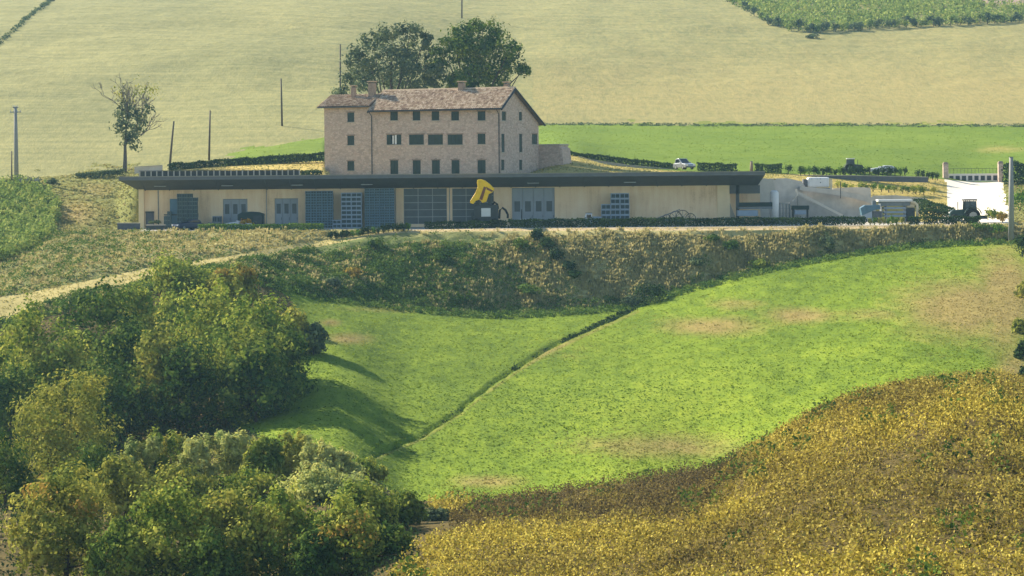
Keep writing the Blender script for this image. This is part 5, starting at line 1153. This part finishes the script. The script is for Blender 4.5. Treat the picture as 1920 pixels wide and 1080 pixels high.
# a few taller, greener weeds in the crop
wb, c, r = scatter(cropm & (fbm(fx / 6, fy / 6, 81, 2) > .6), 260, rng)
V, Q = plants(wb, 26, .42, .2, 1.1, .17, rng); stuff('crop_weeds', 'dark green weeds scattered through the yellowing crop', V, Q, 'leaf_dark')
# short rows of yellow maize-like plants at the field corner
for k in range(7):
    o = thing('crop_row', '%s from the left of the short yellow plant rows at the field corner' % ORD[k], 'crop row', G(806 + k * 11, 172), 0, 'short yellow plant rows'); bs = []
    for j in range(16):
        q = G(806 + k * 11 + j * .9, 172 - j * 1.6) - o.location; bs.append(q)
    V, Q = plants(np.array(bs), 12, .22, .1, 1.0, .2, rng, .1); me = np_mesh('foliage', V, Q); at = me.attributes.new('tone', 'FLOAT', 'POINT'); at.data.foreach_set('value', np.full(len(V), .9, np.float32)); link('foliage', me, o, 'crop_leaf')
# short grass of the field, meadow and hill as upright blades
def blademat(name, a, b):
    m, t = newmat(name); g = NG(t); geo = g.n('ShaderNodeNewGeometry'); r = geo.outputs['Random Per Island']; nz = g.noise(.3, 4, .65, g.coord((1, .5, 1)))
    f = g.math('ADD', g.math('MULTIPLY', r, .22), g.math('MULTIPLY', nz, .75)); n = len(a) - 1
    f = g.math('ADD', f, g.math('MULTIPLY', g.math('SUBTRACT', g.noise(.022, 3, .6, g.coord((.6, 1.2, 1))), .5), 1.1))
    ca = g.ramp(f, [(.12 + .8 * i / n, L(c)) for i, c in enumerate(a)]); cb = g.ramp(f, [(.12 + .8 * i / n, L(c)) for i, c in enumerate(b)])
    g.out(g.mix(g.attr('tone'), ca, cb), .8, spec=.1, trans=.3)
blademat('field_blade', ['#4c6610', '#667c16', '#7c8c20', '#949e34'], ['#74683a', '#867842', '#968646', '#a29250'])
blademat('hill_blade', ['#747646', '#8a8850', '#9e985a', '#b0a464'], ['#948a52', '#a69858', '#b4a260', '#c0ae6a'])
def blades(mask, n, h, wd, per, name, label, mat, drygain=1.0, weight=None, up=.6, lift=.35):
    base, c, r = scatter(mask, n, rng, weight); d = np.clip((DRY[:-1, :-1][c, r] + (fbm(base[:, 0] / 2.5, base[:, 1] / 5, 55, 3) - .5) * 1.0 * (DRY[:-1, :-1][c, r] > .08)) * drygain, 0, 1)
    p = np.repeat(base, per, 0); k = len(p); p = p + np.stack([rng.normal(size=k) * wd, rng.normal(size=k) * wd, np.full(k, h * lift)], 1)
    nn = unit(rng.normal(size=(k, 3)) * np.array([1, 1, .5]) + np.array([0, 0, up])); V, Q = leaf_quads(p, nn, rng.uniform(.6, 1.2, k) * h, rng, 1.8)
    stuff(name, label, V, Q, mat, np.repeat(np.repeat(d, per), 4))
inv_ = (fu > -80) & (fu < 2010)
nearw = np.clip((fy / 200.0) ** -1.5, .3, 2)
blades((reg == 1) & inv_, 56000, .15, .2, 2, 'field_grass', 'short bright green grass of the big field in the valley', 'field_blade', 1.0, nearw, up=2.3, lift=.14)
blades((reg == 7) & inv_, 20000, .15, .3, 2, 'meadow_grass', 'short green grass of the meadow behind the terrace', 'field_blade', up=2.6, lift=.12)
blades((reg == 6) & inv_, 9000, .22, .25, 2, 'terrace_grass', 'short dry yellow grass on the terraces around the farmhouse', 'hill_blade', 1.0, up=2.2, lift=.1)
blades((reg == 5) & inv_, 9000, .34, .3, 2, 'slope_tufts', 'rough yellow-green grass on the slopes beside the winery', 'hill_blade', 1.0, up=2.2, lift=.12)
# weeds and dry grass on the banks
def tufts(base, hgt, rng, blades=7, spread=.35, wd=.05):
    n = len(base); p = np.repeat(base, blades, 0); h = np.repeat(hgt, blades) * rng.uniform(.6, 1.2, n * blades); k = n * blades
    an = rng.uniform(0, 2 * math.pi, k); off = np.stack([np.cos(an), np.sin(an), 0 * an], 1); root = p + off * (rng.random(k) * spread * .5)[:, None] - np.array([0, 0, .05])
    tip = root + off * (h * rng.uniform(.15, .6, k))[:, None] + np.array([0, 0, 1]) * h[:, None]; side = np.stack([-np.sin(an), np.cos(an), 0 * an], 1) * (wd * (1 + h))[:, None]
    midp = (root + tip) / 2 + np.array([0, 0, .08]) * h[:, None]
    V = np.stack([root - side, root + side, midp + side * .8, midp - side * .8, tip], 1).reshape(-1, 3); i = np.arange(k)[:, None] * 5
    return V, np.concatenate([np.concatenate([i, i + 1, i + 2, i + 3], 1), np.concatenate([i + 3, i + 2, i + 4, i + 4], 1)[:, [0, 1, 2, 2]]])[: k]
bm_ = (reg == 2) & (fu > -60) & (fu < 2000)
blades((reg == 3) & inv_, 1500, .16, .2, 2, 'track_grass', 'short worn grass along the track and courtyard edge', 'hill_blade')
blades(bm_ & (ft > 7), 12000, .26, .25, 2, 'bank_grass', 'dry yellow grass on the upper bank left of the courtyard', 'hill_blade', up=2.6, lift=.1)
dryf = DRY[:-1, :-1]; pn = fbm(fx / 2.2, fy / 2.2, 41, 3)
fine_ = np.clip((pn - .35) * 4, .05, 1)
base, c, r = scatter(bm_, 10000, rng, (1 - .9 * (ft > 7)) * (1 - .93 * ((ft > 5.84) & (fu > 600))) * np.clip(dryf + (pn - .5) * 1.2, .02, 1)); V, Q = tufts(base, rng.uniform(.2, .8, len(base)) * (.55 + .8 * pn[c, r]), rng, 9, .5, .04); stuff('dry_grass', 'dry tan grass tufts covering the embankment below the winery', V, Q, 'weed_dry')
base, c, r = scatter(bm_, 8000, rng, (1 - .8 * (ft > 7)) * (1 - .95 * ((ft > 5.8) & (fu > 590))) * np.clip(1 - dryf * 1.35 + (.5 - pn) * 1.0, .02, 1)); V, Q = plants(base, 10, .38, .03, .5, .17, rng, .5); stuff('green_weeds', 'low green weeds covering the embankment below the winery', V, Q, 'weed_green')
# rough margin where the embankment meets the green field, the ditch and the right-hand grass
mg = ((ft > 4.93) & (ft < 5.1) & (fu > 480) & (fu < 1990)); base, c, r = scatter(mg, 2600, rng); V, Q = plants(base, 8, .3, .02, .4, .2, rng, .4); stuff('margin_weeds', 'rank green weeds along the upper edge of the green field', V, Q, 'weed_green')
dm_ = (polydist(fu, fv, DITCH) < 3.4) & (ft > 3) & (ft < 5); base, c, r = scatter(dm_ & (fv < 680 + jig * 400), 300, rng); V, Q = plants(base, 8, .25, .02, .26, .17, rng, .3); stuff('ditch_weeds', 'dark weeds growing in the ditch across the green field', V, Q, 'hedge_leaf')
um = (ft > 11.965) & (ft < 12.005) & (fu > 1000) & (fu < 1990); base, c, r = scatter(um, 700, rng); V, Q = plants(base, 7, .5, .0, .16, .22, rng, .4); stuff('meadow_margin', 'dark line of weeds along the upper edge of the meadow', V, Q, 'leaf_grey')
gs = (reg == 5) & (fu > -60) & (fu < 2000); base, c, r = scatter(gs, 260, rng); V, Q = tufts(base, rng.uniform(.2, .7, len(base)), rng, 7, .5, .06); stuff('slope_grass', 'rough yellowish grass on the slopes beside the winery', V, Q, 'weed_dry')
gl = (reg == 0) & (fu < 780) & (ft > .8) & (ft < 5) & (fu > -60); base, c, r = scatter(gl, 6000, rng); V, Q = plants(base, 8, .45, .03, .6, .17, rng, .5); stuff('undergrowth', 'dark undergrowth below the thicket trees at the left', V, Q, 'hedge_leaf')
# shrubs on the embankment; the diagonal ones are added as its dark shadow
sh = [(1003, 452, 1.5, 1.8, 'hedge_leaf', 'dark shrub added for the top of the diagonal shadow on the embankment'), (1022, 470, 1.5, 1.7, 'hedge_leaf', 'dark shrub added second down the diagonal shadow on the embankment'), (1040, 490, 1.4, 1.7, 'hedge_leaf', 'dark shrub added third down the diagonal shadow on the embankment'),
      (1058, 508, 1.2, 1.6, 'hedge_leaf', 'dark shrub added fourth down the diagonal shadow on the embankment'), (1076, 524, 1.0, 1.4, 'leaf_dark', 'dark shrub added for the foot of the diagonal shadow on the embankment'), (975, 470, 1.6, 2.0, 'leaf_dark', 'dark shrub just left of the diagonal line on the embankment'),
      (1212, 570, 2.2, 3.8, 'hedge_leaf', 'broad dark shrub at the embankment foot right of the ditch'), (1180, 575, 1.4, 2.4, 'leaf_grey', 'grey shrub at the embankment foot where the ditch begins'), (1550, 470, 1.9, 1.6, 'leaf_grey', 'bluish shrub on the dry right part of the embankment'),
      (1370, 470, 1.2, 2.0, 'leaf_dark', 'small dark shrub high on the dry embankment'), (1300, 500, 1.1, 1.8, 'leaf_grey', 'small shrub low on the dry embankment'), (700, 468, 1.4, 1.9, 'leaf_dark', 'dark shrub below the row of small bushes'),
      (985, 555, 1.3, 3.4, 'weed_green', 'green leafy shrub low in the middle of the embankment'), (660, 522, 1.1, 2.0, 'leaf_orange', 'reddish-brown shrub on the left part of the embankment'), (820, 490, 1.1, 2.4, 'leaf_dark', 'dark green shrub in the middle left of the embankment'),
      (1420, 505, 1.2, 2.2, 'leaf_mid', 'mid-green shrub near the foot of the dry embankment'), (1330, 455, .9, 1.6, 'leaf_dark', 'low dark shrub just below the courtyard edge'), (620, 540, 1.2, 2.6, 'leaf_grey', 'grey-green shrub at the left end of the embankment foot')]
def onbank(u, v):
    c_ = int(np.searchsorted(GU, u)); tt = np.nonzero((TT > 4.9) & (TT < 8))[0]; k_ = tt[np.argmin(abs(PV[c_, tt] - v))]; return Vector((GX[c_, k_], GY[c_, k_], GZ[c_, k_]))
for i, (u, v, h, wd, mt, lab) in enumerate(sh): bush('bank_shrub', lab, 'shrub', onbank(u, v), h, wd, mt, 900, .22, i + 200, 'shrubs on the embankment')
# vineyard beside the winery on the left
vm = (ft > 7.9) & (ft < 10.98) & (fu < np.interp(fv, [350, 362, 400, 440, 480, 500], [40, 95, 112, 95, 40, -20]) + jig * 12) & (fu > -150)
base, c, r = scatter(vm, 1500, rng); V, Q = plants(base, 26, .55, .1, 1.5, .3, rng, .4); stuff('vineyard', 'green vineyard block on the slope at the left edge beside the winery', V, Q, 'vine_leaf')
tm = (reg == 8) & (polydist(fu, fv, [(112, -20), (92, 4), (60, 26), (25, 58), (-20, 96)]) < 2.4); base, c, r = scatter(tm, 420, rng); V, Q = plants(base, 8, .5, .02, .5, .34, rng, .4); stuff('field_ditch_weeds', 'dark line of weeds across the hill at the top left corner', V, Q, 'leaf_grey')
# vineyard on the far hill, top right
vb = np.interp(GU, [1340, 1362, 1400, 1445, 1480, 1520, 1560, 1650, 1750, 1850, 1920, 2000], [-40, 0, 22, 44, 56, 60, 59, 53, 49, 44, 40, 36])
vbf = np.interp(fu, GU, vb)
vm2 = (ft > 12) & (fu > 1340) & (fu < 2010) & (fv < vbf) & (fv > -35) & ~((fu > 1770) & (fv < np.interp(fu, [1770, 1850, 1920, 2000], [-5, 8, 14, 18])))
base, c, r = scatter(vm2, 2300, rng); V, Q = plants(base, 18, .9, .2, 2.1, .5, rng, .4); stuff('hill_vineyard', 'dense pale green vineyard on the far hill at the top right', V, Q, 'vine_leaf')
def onhill(u, v):
    c_ = int(np.searchsorted(GU, u)); tt = np.nonzero(TT > 12)[0]; k_ = tt[np.argmin(abs(PV[c_, tt] - v))]; return Vector((GX[c_, k_], GY[c_, k_], GZ[c_, k_]))
nv = 34
for i in range(nv):
    u = 1366 + (1916 - 1366) * i / (nv - 1) + rng.normal() * 3; v = np.interp(u, GU, vb) + 1
    t = thing('grapevine', '%s vine from the left along the lower edge of the hill vineyard' % ORD[i], 'vine', onhill(u, v), 0, 'vines along the lower edge of the hill vineyard')
    h = rng.uniform(1.7, 2.6); m = MB(); m.tube([(0, 0, -.2), (.05, 0, h * .5), (0, 0, h * .8)], [.08, .06, .03], 5); m.build('stem', 'bark', t)
    foliage('foliage', [(rng.normal() * .5, 0, h * .5, rng.uniform(1.0, 1.6), .8, h * .42), (rng.normal() * .8, 0, h * .75, .7, .6, h * .3)], 190, .4, ('leaf_grey', 'vine_leaf', 'leaf_grey')[i % 3], rng, t, 8, .35, .2)
bush('field_bush', 'small dark bush alone on the hill below the vineyard corner', 'bush', onhill(1525, 72), 1.1, 3.2, 'leaf_grey', 240, .4, 400)

# ------------------------------------------------------------------ air
hz = MB().box(-330, 330, -30, 850, float(GZ.min()) - 1.2, float(GZ.max()) + 6).build('haze', 'concrete')
m, t = newmat('haze_air'); vo = t.nodes.new('ShaderNodeVolumePrincipled'); vo.inputs['Color'].default_value = (.42, .74, 1, 1); vo.inputs['Density'].default_value = HAZE; vo.inputs['Anisotropy'].default_value = .1
ou = t.nodes.new('ShaderNodeOutputMaterial'); t.links.new(vo.outputs[0], ou.inputs['Volume'])
hz.data.materials.clear(); hz.data.materials.append(m); tag(hz, 'thin pale haze filling the valley air', 'haze', None, 'stuff')
